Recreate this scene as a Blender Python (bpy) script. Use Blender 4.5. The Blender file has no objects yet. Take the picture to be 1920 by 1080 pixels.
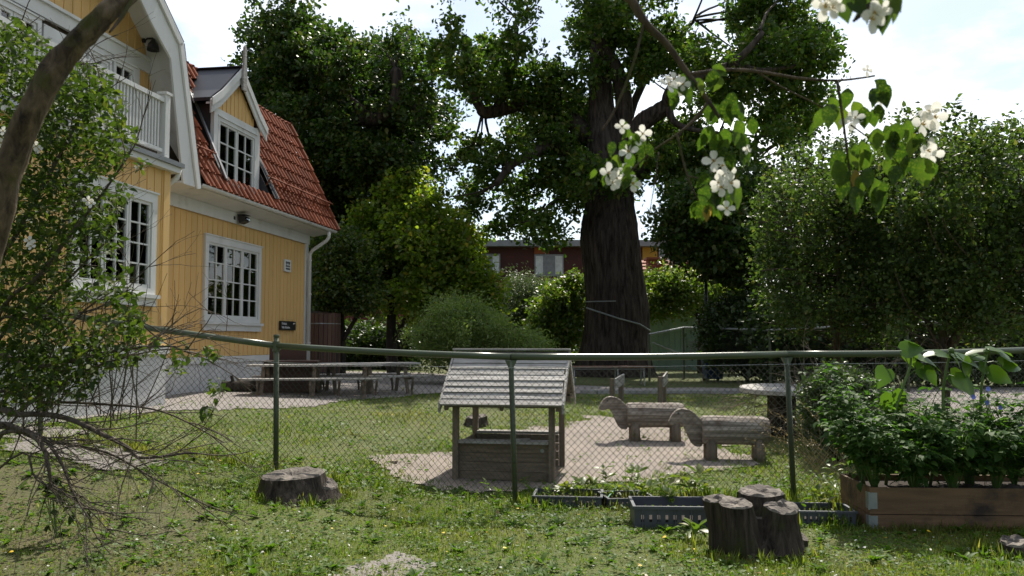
import bpy, math, random
import numpy as np
from mathutils import Vector, Matrix, noise
random.seed(7)
rng = np.random.default_rng(11)
sc = bpy.context.scene
col = sc.collection
R = math.radians

# ------------------------------------------------------------------ camera, sky, sun, exposure
F = 1600.0; EYE = 1.4; PITCH = math.atan(100 / 1600)
cd = bpy.data.cameras.new('camera'); cam = bpy.data.objects.new('camera', cd); col.objects.link(cam)
cam.location = (0, 0, EYE); cam.rotation_euler = (math.pi / 2 + PITCH, 0, 0)
cd.sensor_width = 23.5; cd.lens = 23.5 * F / 1920; cd.clip_start = 0.05; cd.clip_end = 2000
cd.dof.use_dof = True; cd.dof.focus_distance = 8.8; cd.dof.aperture_fstop = 5.0
sc.camera = cam

SUN_AZ, SUN_EL = R(14), R(51)          # azimuth from +Y towards +X
sund = Vector((math.sin(SUN_AZ) * math.cos(SUN_EL), math.cos(SUN_AZ) * math.cos(SUN_EL), math.sin(SUN_EL)))
sl = bpy.data.lights.new('sun', 'SUN'); sun = bpy.data.objects.new('sun', sl); col.objects.link(sun)
sl.energy = 5.0; sl.angle = R(0.6); sl.color = (1.0, 0.93, 0.82)
sun.rotation_euler = (-sund).to_track_quat('-Z', 'Y').to_euler()

world = bpy.data.worlds.new('World'); sc.world = world; world.use_nodes = True
nt = world.node_tree; nt.nodes.clear()
def N(t, **k):
    n = nt.nodes.new(t)
    for a, b in k.items():
        if a.startswith('i_'): n.inputs[a[2:].replace('_', ' ')].default_value = b
        else: setattr(n, a, b)
    return n
L = lambda a, b: nt.links.new(a, b)
sky = N('ShaderNodeTexSky', sky_type='NISHITA', sun_disc=False, sun_elevation=SUN_EL, sun_rotation=SUN_AZ, air_density=1.0, dust_density=1.2, ozone_density=1.0)
bg1 = N('ShaderNodeBackground'); bg1.inputs['Strength'].default_value = 0.11; L(sky.outputs[0], bg1.inputs[0])
tc = N('ShaderNodeTexCoord')
sep = N('ShaderNodeSeparateXYZ'); L(tc.outputs['Generated'], sep.inputs[0])
add = N('ShaderNodeMath', operation='ADD'); L(sep.outputs[2], add.inputs[0]); add.inputs[1].default_value = 0.22
mx = N('ShaderNodeMath', operation='MAXIMUM'); L(add.outputs[0], mx.inputs[0]); mx.inputs[1].default_value = 0.08
dv = N('ShaderNodeVectorMath', operation='SCALE')
iv = N('ShaderNodeMath', operation='DIVIDE'); iv.inputs[0].default_value = 1.0; L(mx.outputs[0], iv.inputs[1])
L(tc.outputs['Generated'], dv.inputs[0]); L(iv.outputs[0], dv.inputs['Scale'])
mp = N('ShaderNodeMapping'); L(dv.outputs[0], mp.inputs[0]); mp.inputs['Location'].default_value = (7.3, 2.1, 1.4)
nz = N('ShaderNodeTexNoise'); L(mp.outputs[0], nz.inputs['Vector'])
nz.inputs['Scale'].default_value = 1.15; nz.inputs['Detail'].default_value = 7; nz.inputs['Roughness'].default_value = 0.55
rp = N('ShaderNodeValToRGB'); L(nz.outputs['Fac'], rp.inputs[0])
rp.color_ramp.elements[0].position = 0.42; rp.color_ramp.elements[0].color = (0.12, 0.12, 0.12, 1)
rp.color_ramp.elements[1].position = 0.57; rp.color_ramp.elements[1].color = (1, 1, 1, 1)
nz2 = N('ShaderNodeTexNoise'); L(mp.outputs[0], nz2.inputs['Vector']); nz2.inputs['Scale'].default_value = 2.1; nz2.inputs['Detail'].default_value = 5
# clouds: thin and bright towards the sun, greyer away from it
dt = N('ShaderNodeVectorMath', operation='DOT_PRODUCT'); L(tc.outputs['Generated'], dt.inputs[0]); dt.inputs[1].default_value = sund
mr = N('ShaderNodeMapRange'); L(dt.outputs['Value'], mr.inputs[0])
mr.inputs[1].default_value = 0.25; mr.inputs[2].default_value = 0.95; mr.inputs[3].default_value = 0.48; mr.inputs[4].default_value = 1.6
mr2 = N('ShaderNodeMapRange'); L(nz2.outputs['Fac'], mr2.inputs[0])
mr2.inputs[1].default_value = 0.3; mr2.inputs[2].default_value = 0.7; mr2.inputs[3].default_value = 0.62; mr2.inputs[4].default_value = 1.25
ml = N('ShaderNodeMath', operation='MULTIPLY'); L(mr.outputs[0], ml.inputs[0]); L(mr2.outputs[0], ml.inputs[1])
bg2 = N('ShaderNodeBackground'); bg2.inputs['Color'].default_value = (0.94, 0.97, 1.0, 1); L(ml.outputs[0], bg2.inputs['Strength'])
mixs = N('ShaderNodeMixShader'); L(rp.outputs[0], mixs.inputs[0]); L(bg1.outputs[0], mixs.inputs[1]); L(bg2.outputs[0], mixs.inputs[2])
wo = N('ShaderNodeOutputWorld'); L(mixs.outputs[0], wo.inputs[0])

vs = sc.view_settings
vs.view_transform = 'Standard'; vs.look = 'None'; vs.gamma = 1.0; vs.use_curve_mapping = False; vs.exposure = 0.48
sc.cycles.max_bounces = 8; sc.cycles.diffuse_bounces = 3; sc.cycles.transparent_max_bounces = 12
sc.cycles.transmission_bounces = 4; sc.cycles.glossy_bounces = 3

# ------------------------------------------------------------------ pixel -> place helpers (photograph coordinates, 1920 x 1080)
def ray(u, v):
    a = (u - 960) / F; b = (540 - v) / F
    return Vector((a, math.cos(PITCH) - b * math.sin(PITCH), math.sin(PITCH) + b * math.cos(PITCH)))
def at(u, v, Y):
    r = ray(u, v); t = Y / r.y
    return Vector((r.x * t, Y, EYE + r.z * t))
def sstep(a, b, x):
    t = min(1, max(0, (x - a) / (b - a))); return t * t * (3 - 2 * t)
def gz(x, y):
    hl = min(1, max(0, (-x - 0.6) / 4)) * 0.45 * sstep(4.5, 8, y)
    hb = 0.40 * sstep(8.5, 16, y)
    z = 0.5 * (1 - (1 - hl / 0.5) * (1 - hb / 0.5))
    if y < 30: z += 0.018 * noise.noise((x * 0.9, y * 0.9, 0)) + 0.008 * noise.noise((x * 3.1, y * 3.1, 4))
    return z
def gzv(x, y):
    return np.array([gz(a, b) for a, b in zip(x, y)])
def gp(u, v):
    r = ray(u, v); lo, hi = 1.0, 60.0
    for _ in range(40):
        m = (lo + hi) / 2; t = m / r.y; p = Vector((r.x * t, m, EYE + r.z * t))
        if p.z > gz(p.x, p.y): lo = m
        else: hi = m
    return Vector((p.x, p.y, gz(p.x, p.y)))

# ------------------------------------------------------------------ materials
def mat(name, c1, c2=None, rough=0.7, scale=6.0, bump=0.0, bscale=40.0, stretch=(1, 1, 1), metal=0.0, rnd=0.12, spec=0.4, dirt=None, dscale=1.5, dpos=(0.45, 0.65)):
    m = bpy.data.materials.new(name); m.use_nodes = True
    t = m.node_tree; t.nodes.clear()
    n = lambda k: t.nodes.new(k)
    out = n('ShaderNodeOutputMaterial'); p = n('ShaderNodeBsdfPrincipled'); t.links.new(p.outputs[0], out.inputs[0])
    p.inputs['Roughness'].default_value = rough; p.inputs['Metallic'].default_value = metal
    p.inputs['Specular IOR Level'].default_value = spec
    c2 = c2 or tuple(x * 0.75 for x in c1)
    tcn = n('ShaderNodeTexCoord'); oi = n('ShaderNodeObjectInfo')
    vm = n('ShaderNodeVectorMath'); vm.operation = 'MULTIPLY'; vm.inputs[1].default_value = stretch; t.links.new(tcn.outputs['Object'], vm.inputs[0])
    va = n('ShaderNodeVectorMath'); va.operation = 'MULTIPLY_ADD'
    t.links.new(oi.outputs['Random'], va.inputs[0]); va.inputs[1].default_value = (31.7, 17.3, 23.1); t.links.new(vm.outputs[0], va.inputs[2])
    nz = n('ShaderNodeTexNoise'); nz.inputs['Scale'].default_value = scale; nz.inputs['Detail'].default_value = 5; t.links.new(va.outputs[0], nz.inputs['Vector'])
    mr = n('ShaderNodeMapRange'); mr.inputs[1].default_value = 0.32; mr.inputs[2].default_value = 0.68; t.links.new(nz.outputs['Fac'], mr.inputs[0])
    mx = n('ShaderNodeMix'); mx.data_type = 'RGBA'; mx.inputs[6].default_value = (*c1, 1); mx.inputs[7].default_value = (*c2, 1); t.links.new(mr.outputs[0], mx.inputs[0])
    last = mx.outputs[2]
    if dirt:
        dn = n('ShaderNodeTexNoise'); dn.inputs['Scale'].default_value = dscale; dn.inputs['Detail'].default_value = 8; dn.inputs['Roughness'].default_value = 0.65
        t.links.new(tcn.outputs['Object'], dn.inputs['Vector'])
        dr = n('ShaderNodeMapRange'); dr.inputs[1].default_value = dpos[0]; dr.inputs[2].default_value = dpos[1]; t.links.new(dn.outputs['Fac'], dr.inputs[0])
        m2 = n('ShaderNodeMix'); m2.data_type = 'RGBA'; m2.inputs[7].default_value = (*dirt, 1); t.links.new(last, m2.inputs[6]); t.links.new(dr.outputs[0], m2.inputs[0])
        last = m2.outputs[2]
    if rnd:
        hs = n('ShaderNodeHueSaturation'); r2 = n('ShaderNodeMapRange'); r2.inputs[3].default_value = 1 - rnd; r2.inputs[4].default_value = 1 + rnd
        t.links.new(oi.outputs['Random'], r2.inputs[0]); t.links.new(r2.outputs[0], hs.inputs['Value']); t.links.new(last, hs.inputs['Color']); last = hs.outputs[0]
    t.links.new(last, p.inputs['Base Color'])
    if bump:
        bn = n('ShaderNodeTexNoise'); bn.inputs['Scale'].default_value = bscale; bn.inputs['Detail'].default_value = 6; t.links.new(va.outputs[0], bn.inputs['Vector'])
        b = n('ShaderNodeBump'); b.inputs['Strength'].default_value = min(1, bump); b.inputs['Distance'].default_value = 0.02 * max(1, bump); t.links.new(bn.outputs['Fac'], b.inputs['Height']); t.links.new(b.outputs[0], p.inputs['Normal'])
    return m

def leafmat(name, ramp, trans, tfac=0.35, rough=0.42, spec=0.5, patch=None):
    """ramp: colours picked per leaf; trans: colour of light that shines through"""
    m = bpy.data.materials.new(name); m.use_nodes = True
    t = m.node_tree; t.nodes.clear(); n = lambda k: t.nodes.new(k)
    out = n('ShaderNodeOutputMaterial'); p = n('ShaderNodeBsdfPrincipled'); tr = n('ShaderNodeBsdfTranslucent'); ms = n('ShaderNodeMixShader')
    g = n('ShaderNodeNewGeometry'); oi = n('ShaderNodeObjectInfo')
    ad = n('ShaderNodeMath'); ad.operation = 'ADD'; t.links.new(g.outputs['Random Per Island'], ad.inputs[0]); t.links.new(oi.outputs['Random'], ad.inputs[1])
    fr = n('ShaderNodeMath'); fr.operation = 'FRACT'; t.links.new(ad.outputs[0], fr.inputs[0])
    cr = n('ShaderNodeValToRGB'); t.links.new(fr.outputs[0], cr.inputs[0])
    e = cr.color_ramp.elements
    while len(e) < len(ramp): e.new(0.5)
    for i, (pos, c) in enumerate(ramp): e[i].position = pos; e[i].color = (*c, 1)
    last = cr.outputs[0]
    if patch:
        tcn = n('ShaderNodeTexCoord'); nz = n('ShaderNodeTexNoise'); nz.inputs['Scale'].default_value = patch[1]; nz.inputs['Detail'].default_value = 4
        t.links.new(tcn.outputs['Object'], nz.inputs['Vector'])
        mr = n('ShaderNodeMapRange'); mr.inputs[1].default_value = patch[2]; mr.inputs[2].default_value = patch[3]; t.links.new(nz.outputs['Fac'], mr.inputs[0])
        mx = n('ShaderNodeMix'); mx.data_type = 'RGBA'; mx.inputs[7].default_value = (*patch[0], 1); t.links.new(last, mx.inputs[6]); t.links.new(mr.outputs[0], mx.inputs[0]); last = mx.outputs[2]
    t.links.new(last, p.inputs['Base Color']); p.inputs['Roughness'].default_value = rough; p.inputs['Specular IOR Level'].default_value = spec
    m2 = n('ShaderNodeMix'); m2.data_type = 'RGBA'; m2.blend_type = 'MULTIPLY'; m2.inputs[0].default_value = 1.0
    t.links.new(last, m2.inputs[6]); m2.inputs[7].default_value = (*trans, 1); t.links.new(m2.outputs[2], tr.inputs['Color'])
    ms.inputs[0].default_value = tfac; t.links.new(p.outputs[0], ms.inputs[1]); t.links.new(tr.outputs[0], ms.inputs[2]); t.links.new(ms.outputs[0], out.inputs[0])
    return m

def barkmat(name, c1, c2, scale=3.0, stretch=(1, 1, 0.22), bump=1.0, moss=None):
    m = bpy.data.materials.new(name); m.use_nodes = True
    t = m.node_tree; t.nodes.clear(); n = lambda k: t.nodes.new(k)
    out = n('ShaderNodeOutputMaterial'); p = n('ShaderNodeBsdfPrincipled'); t.links.new(p.outputs[0], out.inputs[0]); p.inputs['Roughness'].default_value = 0.9; p.inputs['Specular IOR Level'].default_value = 0.2
    tcn = n('ShaderNodeTexCoord'); vm = n('ShaderNodeVectorMath'); vm.operation = 'MULTIPLY'; vm.inputs[1].default_value = stretch; t.links.new(tcn.outputs['Object'], vm.inputs[0])
    vo = n('ShaderNodeTexNoise'); vo.inputs['Scale'].default_value = scale * 3; vo.inputs['Detail'].default_value = 8; vo.inputs['Roughness'].default_value = 0.65; vo.inputs['Distortion'].default_value = 0.6
    t.links.new(vm.outputs[0], vo.inputs['Vector'])
    mr = n('ShaderNodeMapRange'); mr.inputs[1].default_value = 0.35; mr.inputs[2].default_value = 0.65; t.links.new(vo.outputs['Fac'], mr.inputs[0])
    mx = n('ShaderNodeMix'); mx.data_type = 'RGBA'; mx.inputs[6].default_value = (*c2, 1); mx.inputs[7].default_value = (*c1, 1); t.links.new(mr.outputs[0], mx.inputs[0])
    last = mx.outputs[2]
    if moss:
        mn = n('ShaderNodeTexNoise'); mn.inputs['Scale'].default_value = 2.2 * scale / 3; mn.inputs['Detail'].default_value = 6; t.links.new(tcn.outputs['Object'], mn.inputs['Vector'])
        r3 = n('ShaderNodeMapRange'); r3.inputs[1].default_value = 0.55; r3.inputs[2].default_value = 0.7; t.links.new(mn.outputs['Fac'], r3.inputs[0])
        m3 = n('ShaderNodeMix'); m3.data_type = 'RGBA'; m3.inputs[7].default_value = (*moss, 1); t.links.new(last, m3.inputs[6]); t.links.new(r3.outputs[0], m3.inputs[0]); last = m3.outputs[2]
    t.links.new(last, p.inputs['Base Color'])
    b = n('ShaderNodeBump'); b.inputs['Strength'].default_value = bump; b.inputs['Distance'].default_value = 0.05 * 3 / scale; t.links.new(vo.outputs['Fac'], b.inputs['Height']); t.links.new(b.outputs[0], p.inputs['Normal'])
    return m

def glassmat(name, dark=(0.012, 0.015, 0.016), fac=0.25):
    m = bpy.data.materials.new(name); m.use_nodes = True
    t = m.node_tree; t.nodes.clear(); n = lambda k: t.nodes.new(k)
    out = n('ShaderNodeOutputMaterial'); ms = n('ShaderNodeMixShader'); tr = n('ShaderNodeBsdfTransparent'); gl = n('ShaderNodeBsdfGlossy'); fr = n('ShaderNodeFresnel')
    tr.inputs[0].default_value = (0.8, 0.84, 0.83, 1); gl.inputs['Roughness'].default_value = 0.02; fr.inputs['IOR'].default_value = 1.45
    ad = n('ShaderNodeMath'); ad.operation = 'ADD'; ad.use_clamp = True; ad.inputs[1].default_value = fac; t.links.new(fr.outputs[0], ad.inputs[0])
    t.links.new(ad.outputs[0], ms.inputs[0]); t.links.new(tr.outputs[0], ms.inputs[1]); t.links.new(gl.outputs[0], ms.inputs[2]); t.links.new(ms.outputs[0], out.inputs[0])
    return m

# ------------------------------------------------------------------ mesh builder
class MB:
    def __init__(s): s.v = []; s.f = []
    def add(s, vs, fs):
        o = len(s.v); s.v += [tuple(p) for p in vs]; s.f += [tuple(i + o for i in f) for f in fs]; return s
    def box(s, x0, x1, y0, y1, z0, z1, M=None):
        vs = [Vector((x, y, z)) for z in (z0, z1) for y in (y0, y1) for x in (x0, x1)]
        if M is not None: vs = [M @ p for p in vs]
        return s.add(vs, [(0, 2, 3, 1), (4, 5, 7, 6), (0, 1, 5, 4), (2, 6, 7, 3), (0, 4, 6, 2), (1, 3, 7, 5)])
    def beam(s, a, b, w, h, up=(0, 0, 1)):
        """box from a to b, w across, h along up"""
        a = Vector(a); b = Vector(b); d = b - a; l = d.length; d /= l; u = Vector(up); x = d.cross(u).normalized(); u = x.cross(d)
        M = Matrix.Identity(4)
        for i in range(3): M[i][0] = d[i]; M[i][1] = x[i]; M[i][2] = u[i]; M[i][3] = a[i]
        return s.box(0, l, -w / 2, w / 2, -h / 2, h / 2, M)
    def prism(s, pts, off):
        """polygon pts (3d) extruded by vector off"""
        off = Vector(off); n = len(pts); P_0 = [Vector(p) for p in pts]; nw = Vector((0, 0, 0))
        for i in range(n): nw += P_0[i].cross(P_0[(i + 1) % n])
        if nw.dot(off) < 0: pts = list(pts)[::-1]
        vs = [Vector(p) for p in pts] + [Vector(p) + off for p in pts]
        return s.add(vs, [tuple(range(n))[::-1], tuple(range(n, 2 * n))] + [(i, (i + 1) % n, n + (i + 1) % n, n + i) for i in range(n)])
    def tube(s, pts, rad, sides=6, cap=True, wob=0.0, seed=0.0):
        pts = [Vector(p) for p in pts]; n = len(pts)
        if not hasattr(rad, '__len__'): rad = [rad] * n
        o = len(s.v); ref = Vector((0.3, 0.2, 0.93)); px = None
        for i, p in enumerate(pts):
            t = (pts[min(i + 1, n - 1)] - pts[max(i - 1, 0)])
            t = t.normalized() if t.length > 1e-9 else Vector((0, 0, 1))
            if px is None:
                px = t.cross(ref); px = px.normalized() if px.length > 0.05 else t.cross(Vector((1, 0, 0))).normalized()
            px = (px - t * px.dot(t)).normalized(); py = t.cross(px)
            for k in range(sides):
                a = 2 * math.pi * k / sides; r = rad[i]
                if wob: r *= 1 + wob * noise.noise((math.cos(a) * 2 + seed, math.sin(a) * 2, p.length * 3 / max(rad[i], .02) * .1))
                s.v.append(tuple(p + px * math.cos(a) * r + py * math.sin(a) * r))
        for i in range(n - 1):
            for k in range(sides):
                k2 = (k + 1) % sides
                s.f.append((o + i * sides + k, o + i * sides + k2, o + (i + 1) * sides + k2, o + (i + 1) * sides + k))
        if cap:
            s.f.append(tuple(o + k for k in range(sides))[::-1]); s.f.append(tuple(o + (n - 1) * sides + k for k in range(sides)))
        return s
    def lathe(s, prof, sides=16, c=(0, 0, 0), fn=None):
        """prof: (r, z) list; fn(a, i, r) -> r"""
        o = len(s.v); n = len(prof)
        for i, (r, z) in enumerate(prof):
            for k in range(sides):
                a = 2 * math.pi * k / sides; rr = fn(a, i, r) if fn else r
                s.v.append((c[0] + math.cos(a) * rr, c[1] + math.sin(a) * rr, c[2] + z))
        for i in range(n - 1):
            for k in range(sides):
                k2 = (k + 1) % sides; s.f.append((o + i * sides + k, o + i * sides + k2, o + (i + 1) * sides + k2, o + (i + 1) * sides + k))
        s.f.append(tuple(o + k for k in range(sides))[::-1]); s.f.append(tuple(o + (n - 1) * sides + k for k in range(sides)))
        return s
    def mesh(s, name, m, smooth=False):
        me = bpy.data.meshes.new(name); me.from_pydata(s.v, [], s.f); me.materials.append(m)
        if smooth: me.polygons.foreach_set('use_smooth', [True] * len(me.polygons))
        return me

LOC = {}      # top-level things whose parts are given in world coordinates: name -> location
def link(name, data, parent=None, M=None):
    o = bpy.data.objects.new(name, data); col.objects.link(o)
    if M is not None: o.matrix_basis = M
    if parent is not None:
        o.parent = parent
        if parent.name in LOC: o.matrix_parent_inverse = Matrix.Translation(-Vector(LOC[parent.name]))
    return o
def part(name, mb, m, parent, smooth=False, kind=None, label=None):
    o = link(name, mb.mesh(name, m, smooth), parent)
    if kind: o['kind'] = kind
    if label: o['label'] = label
    return o
def thing(name, label, cat, loc=(0, 0, 0), rz=0.0, group=None, world=True):
    """world=True: the parts are given in world coordinates; else in the thing's own frame"""
    o = bpy.data.objects.new(name, None); col.objects.link(o); o.empty_display_size = 0.2
    o.location = loc; o.rotation_euler = (0, 0, rz); o['label'] = label; o['category'] = cat
    if group: o['group'] = group
    if world: LOC[o.name] = tuple(loc)
    return o
def solo(name, mb, m, label, cat, group=None, loc=None, smooth=False, kind=None):
    """a thing that is one mesh; vertices in world coordinates, origin moved to loc"""
    if loc is not None: mb.v = [(x - loc[0], y - loc[1], z - loc[2]) for x, y, z in mb.v]
    o = link(name, mb.mesh(name, m, smooth))
    if loc is not None: o.location = loc
    o['label'] = label; o['category'] = cat
    if group: o['group'] = group
    if kind: o['kind'] = kind
    return o
def struct(name, mb, m, smooth=True):
    o = link(name, mb.mesh(name, m, smooth)); o['kind'] = 'structure'; return o

def npmesh(name, V, Fc, m, smooth=False):
    """V (n,3), Fc (k,3|4) numpy -> mesh"""
    me = bpy.data.meshes.new(name); k, c = Fc.shape
    me.vertices.add(len(V)); me.vertices.foreach_set('co', np.ascontiguousarray(V, dtype=np.float32).ravel())
    me.loops.add(k * c); me.loops.foreach_set('vertex_index', np.ascontiguousarray(Fc, dtype=np.int32).ravel())
    me.polygons.add(k); me.polygons.foreach_set('loop_start', np.arange(0, k * c, c, dtype=np.int32))
    if smooth: me.polygons.foreach_set('use_smooth', np.ones(k, dtype=bool))
    me.update(calc_edges=True); me.materials.append(m)
    return me

# leaf templates: (verts, faces) in x (width), y (length), z (fold); unit length
LEAF_DIAMOND = (np.array([(0, 0, 0), (.30, .45, .10), (0, 1, -.05), (-.30, .45, .10)]), np.array([(0, 1, 2), (0, 2, 3)]))
LEAF_OAK = (np.array([(0, 0, 0), (.24, .55, .10), (.18, .92, .02), (-.18, .92, .02), (-.24, .55, .10), (0, 1.0, -.06)]), np.array([(0, 1, 4), (1, 2, 4), (2, 3, 4), (2, 5, 3)]))
LEAF_OVATE = (np.array([(0, 0, 0), (.20, .12, .05), (.31, .36, .09), (.22, .66, .05), (0, 1, -.12), (-.22, .66, .05), (-.31, .36, .09), (-.20, .12, .05), (0, .36, .0), (0, .66, -.02)]),
              np.array([(0, 1, 8), (1, 2, 8), (2, 3, 9), (2, 9, 8), (3, 4, 9), (4, 5, 9), (5, 6, 9), (6, 8, 9), (6, 7, 8), (7, 0, 8)]))
LEAF_NARROW = (np.array([(0, 0, 0), (.13, .4, .04), (0, 1, -.08), (-.13, .4, .04)]), np.array([(0, 1, 2), (0, 2, 3)]))
LEAF_HEART = (np.array([(0, .06, 0), (.2, -.06, .03), (.42, .1, .04), (.45, .35, .06), (.3, .68, .0), (0, 1.05, -.2), (-.3, .68, .0), (-.45, .35, .06), (-.42, .1, .04), (-.2, -.06, .03), (0, .35, .0), (0, .68, -.06)]),
              np.array([(0, 1, 2), (0, 2, 10), (2, 3, 10), (3, 4, 11), (3, 11, 10), (4, 5, 11), (5, 6, 11), (6, 7, 11), (7, 10, 11), (7, 8, 10), (8, 0, 10), (8, 9, 0)]))
def unit(a): return a / np.maximum(1e-9, np.linalg.norm(a, axis=1, keepdims=True))
def frames(dirs, nrm):
    y = unit(dirs); x = unit(np.cross(y, nrm)); z = np.cross(x, y); return x, y, z
def leaf_mesh(name, P, dirs, nrm, size, tmpl, m, width=1.0):
    tv, tf = tmpl; n = len(P); x, y, z = frames(dirs, nrm); s = np.asarray(size).reshape(-1, 1, 1)
    V = P[:, None, :] + s * (tv[None, :, 0:1] * width * x[:, None, :] + tv[None, :, 1:2] * y[:, None, :] + tv[None, :, 2:3] * z[:, None, :])
    Fc = tf[None, :, :] + (np.arange(n) * len(tv))[:, None, None]
    return npmesh(name, V.reshape(-1, 3), Fc.reshape(-1, tf.shape[1]), m)
_leafcache = {}
def leaf_parts(parent, name, P, dirs, nrm, size, tmpl, m, limit=300, width=1.0, label=None):
    """the leaves that show largest as objects sharing one mesh, the rest as one mesh of stuff"""
    P = np.asarray(P); size = np.asarray(size) * np.ones(len(P)); score = size / np.linalg.norm(P - np.array([0, 0, EYE]), axis=1)
    if len(P) > limit:      # prefer leaves inside the frame
        u = 960 + F * P[:, 0] / np.maximum(.1, P[:, 1]); v = 640 - F * (P[:, 2] - EYE) / np.maximum(.1, P[:, 1])
        score = score * np.where((u > -10) & (u < 1930) & (v > -10) & (v < 1090), 1, .05)
    order = np.argsort(-score); a = order[:limit]; b = order[limit:]
    key = (id(tmpl), m.name, width)
    if key not in _leafcache:
        tv = tmpl[0].copy(); tv[:, 0] *= width; _leafcache[key] = npmesh(name, tv, tmpl[1], m, True)
    me = _leafcache[key]; x, y, z = frames(np.asarray(dirs), np.asarray(nrm))
    for i in a:
        M = Matrix.Identity(4)
        for k in range(3): M[k][0] = x[i][k] * size[i]; M[k][1] = y[i][k] * size[i]; M[k][2] = z[i][k] * size[i]; M[k][3] = P[i][k]
        link(name, me, parent, M)
    if len(b):
        o = link('foliage', leaf_mesh('foliage', P[b], np.asarray(dirs)[b], np.asarray(nrm)[b], size[b], tmpl, m, width), parent); o['kind'] = 'stuff'
# ------------------------------------------------------------------ palette
M_white = mat('white_paint', (.66, .66, .64), (.58, .58, .56), rough=.55, scale=3, bump=.15, bscale=30, stretch=(1, 1, .2), rnd=.04, dirt=(.38, .36, .32), dscale=2.2, dpos=(.58, .82))
M_yellow = mat('yellow_paint', (.68, .44, .175), (.62, .395, .155), rough=.6, scale=2.5, bump=.12, bscale=25, stretch=(1, 1, .15), rnd=.05, dirt=(.47, .31, .13), dscale=3, dpos=(.6, .85))
M_plinth = mat('plinth_render', (.60, .60, .59), (.50, .50, .495), rough=.85, scale=2, bump=.4, bscale=60, rnd=.02, dirt=(.30, .31, .30), dscale=1.2, dpos=(.5, .8))
M_backing = mat('dark_backing', (.05, .035, .018), rough=.9, rnd=0)
M_tile = mat('clay_tile', (.235, .066, .030), (.15, .045, .023), rough=.85, spec=.15, scale=5, bump=.3, bscale=50, rnd=.28, dirt=(.10, .045, .030), dscale=1.3, dpos=(.5, .75))
M_tileold = mat('old_clay_tile', (.34, .12, .065), (.24, .085, .05), rough=.8, scale=6, bump=.4, bscale=30, rnd=.2)
M_zinc = mat('sheet_metal', (.30, .31, .32), (.24, .25, .26), rough=.4, scale=3, metal=.6, rnd=.03)
M_blackmetal = mat('black_sheet_metal', (.020, .021, .024), (.03, .031, .034), rough=.45, scale=2, rnd=.05)
M_dark = mat('dark_paint', (.02, .02, .022), (.028, .028, .03), rough=.4, rnd=0)
M_room = mat('room_dark', (.03, .03, .03), rough=.9, rnd=0)
M_curtain = mat('curtain', (.62, .66, .62), (.5, .55, .52), rough=.9, scale=30, stretch=(1, 1, .02), rnd=0)
M_glass = glassmat('window_glass', fac=.05)
M_sign = mat('sign_black', (.022, .022, .024), rough=.35, rnd=0, scale=2)
M_signw = mat('sign_white', (.72, .73, .72), (.68, .69, .68), rough=.35, rnd=0)
M_green = mat('green_coated_steel', (.085, .105, .062), (.072, .090, .052), rough=.32, scale=4, rnd=.02, bump=.05, bscale=90, dirt=(.11, .11, .085), dscale=3.5, dpos=(.58, .8))
M_wire = mat('green_wire', (.045, .055, .038), rough=.45, rnd=0)
M_galv = mat('galvanised', (.36, .38, .38), (.28, .30, .30), rough=.45, metal=.5, scale=12, rnd=.03)
M_grey = mat('weathered_wood', (.44, .425, .40), (.25, .235, .215), rough=.85, scale=34, stretch=(.12, 1, 1), bump=.5, bscale=45, rnd=.16, dirt=(.13, .12, .10), dscale=3, dpos=(.55, .8))
M_greyv = mat('weathered_post_wood', (.21, .165, .125), (.12, .095, .072), rough=.85, scale=34, stretch=(1, 1, .12), bump=.5, bscale=45, rnd=.12)
M_panel = mat('weathered_panel_wood', (.25, .195, .14), (.14, .11, .08), rough=.85, scale=34, stretch=(.12, 1, 1), bump=.5, bscale=45, rnd=.10, dirt=(.12, .095, .07), dscale=3, dpos=(.55, .8))
M_log = mat('debarked_log', (.36, .32, .275), (.12, .10, .082), rough=.85, scale=26, stretch=(.06, 1, 1), bump=1.6, bscale=34, rnd=.1, dirt=(.11, .075, .055), dscale=4.5, dpos=(.48, .68))
M_stump = barkmat('stump_wood', (.085, .068, .052), (.014, .011, .009), scale=8, stretch=(1, 1, .12), bump=1.0, moss=(.05, .055, .02))
M_cut = mat('cut_wood_face', (.24, .21, .175), (.085, .072, .06), rough=.9, scale=9, bump=.8, bscale=24, rnd=.08, dirt=(.05, .042, .036), dscale=5, dpos=(.5, .68))
M_cutred = mat('fresh_cut_face', (.34, .16, .07), (.22, .10, .05), rough=.85, scale=9)
M_brown = mat('brown_stain', (.060, .030, .022), (.045, .023, .018), rough=.6, scale=4, stretch=(.2, 1, 1), bump=.2, rnd=.06)
M_bed = mat('pallet_collar_wood', (.225, .135, .068), (.14, .085, .046), rough=.75, scale=24, stretch=(.13, 1, 1), bump=.3, bscale=30, rnd=.08, dirt=(.045, .03, .022), dscale=2.0, dpos=(.54, .70))
M_crate = mat('grey_plastic', (.085, .095, .11), (.07, .078, .09), rough=.45, scale=5, rnd=.1, dirt=(.12, .115, .10), dscale=5, dpos=(.6, .8))
M_gcrate = mat('green_plastic', (.015, .20, .085), rough=.4, scale=5, rnd=.1)
M_soil = mat('potting_soil', (.035, .024, .016), (.02, .014, .01), rough=.95, scale=30, bump=.8, bscale=60)
M_oakbark = barkmat('oak_bark', (.095, .075, .062), (.015, .012, .010), scale=3.2, stretch=(1, 1, .14), bump=1.0)
M_bark = barkmat('dark_bark', (.075, .062, .05), (.022, .018, .015), scale=3.5, bump=.9)
M_stem = barkmat('shrub_stem', (.12, .09, .065), (.035, .026, .02), scale=9, stretch=(1, 1, .3), bump=.8, moss=(.055, .055, .015))
M_lean = barkmat('leaning_bark', (.155, .115, .075), (.022, .016, .012), scale=16, stretch=(.6, .6, .28), bump=1.0, moss=(.06, .06, .018))
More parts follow.
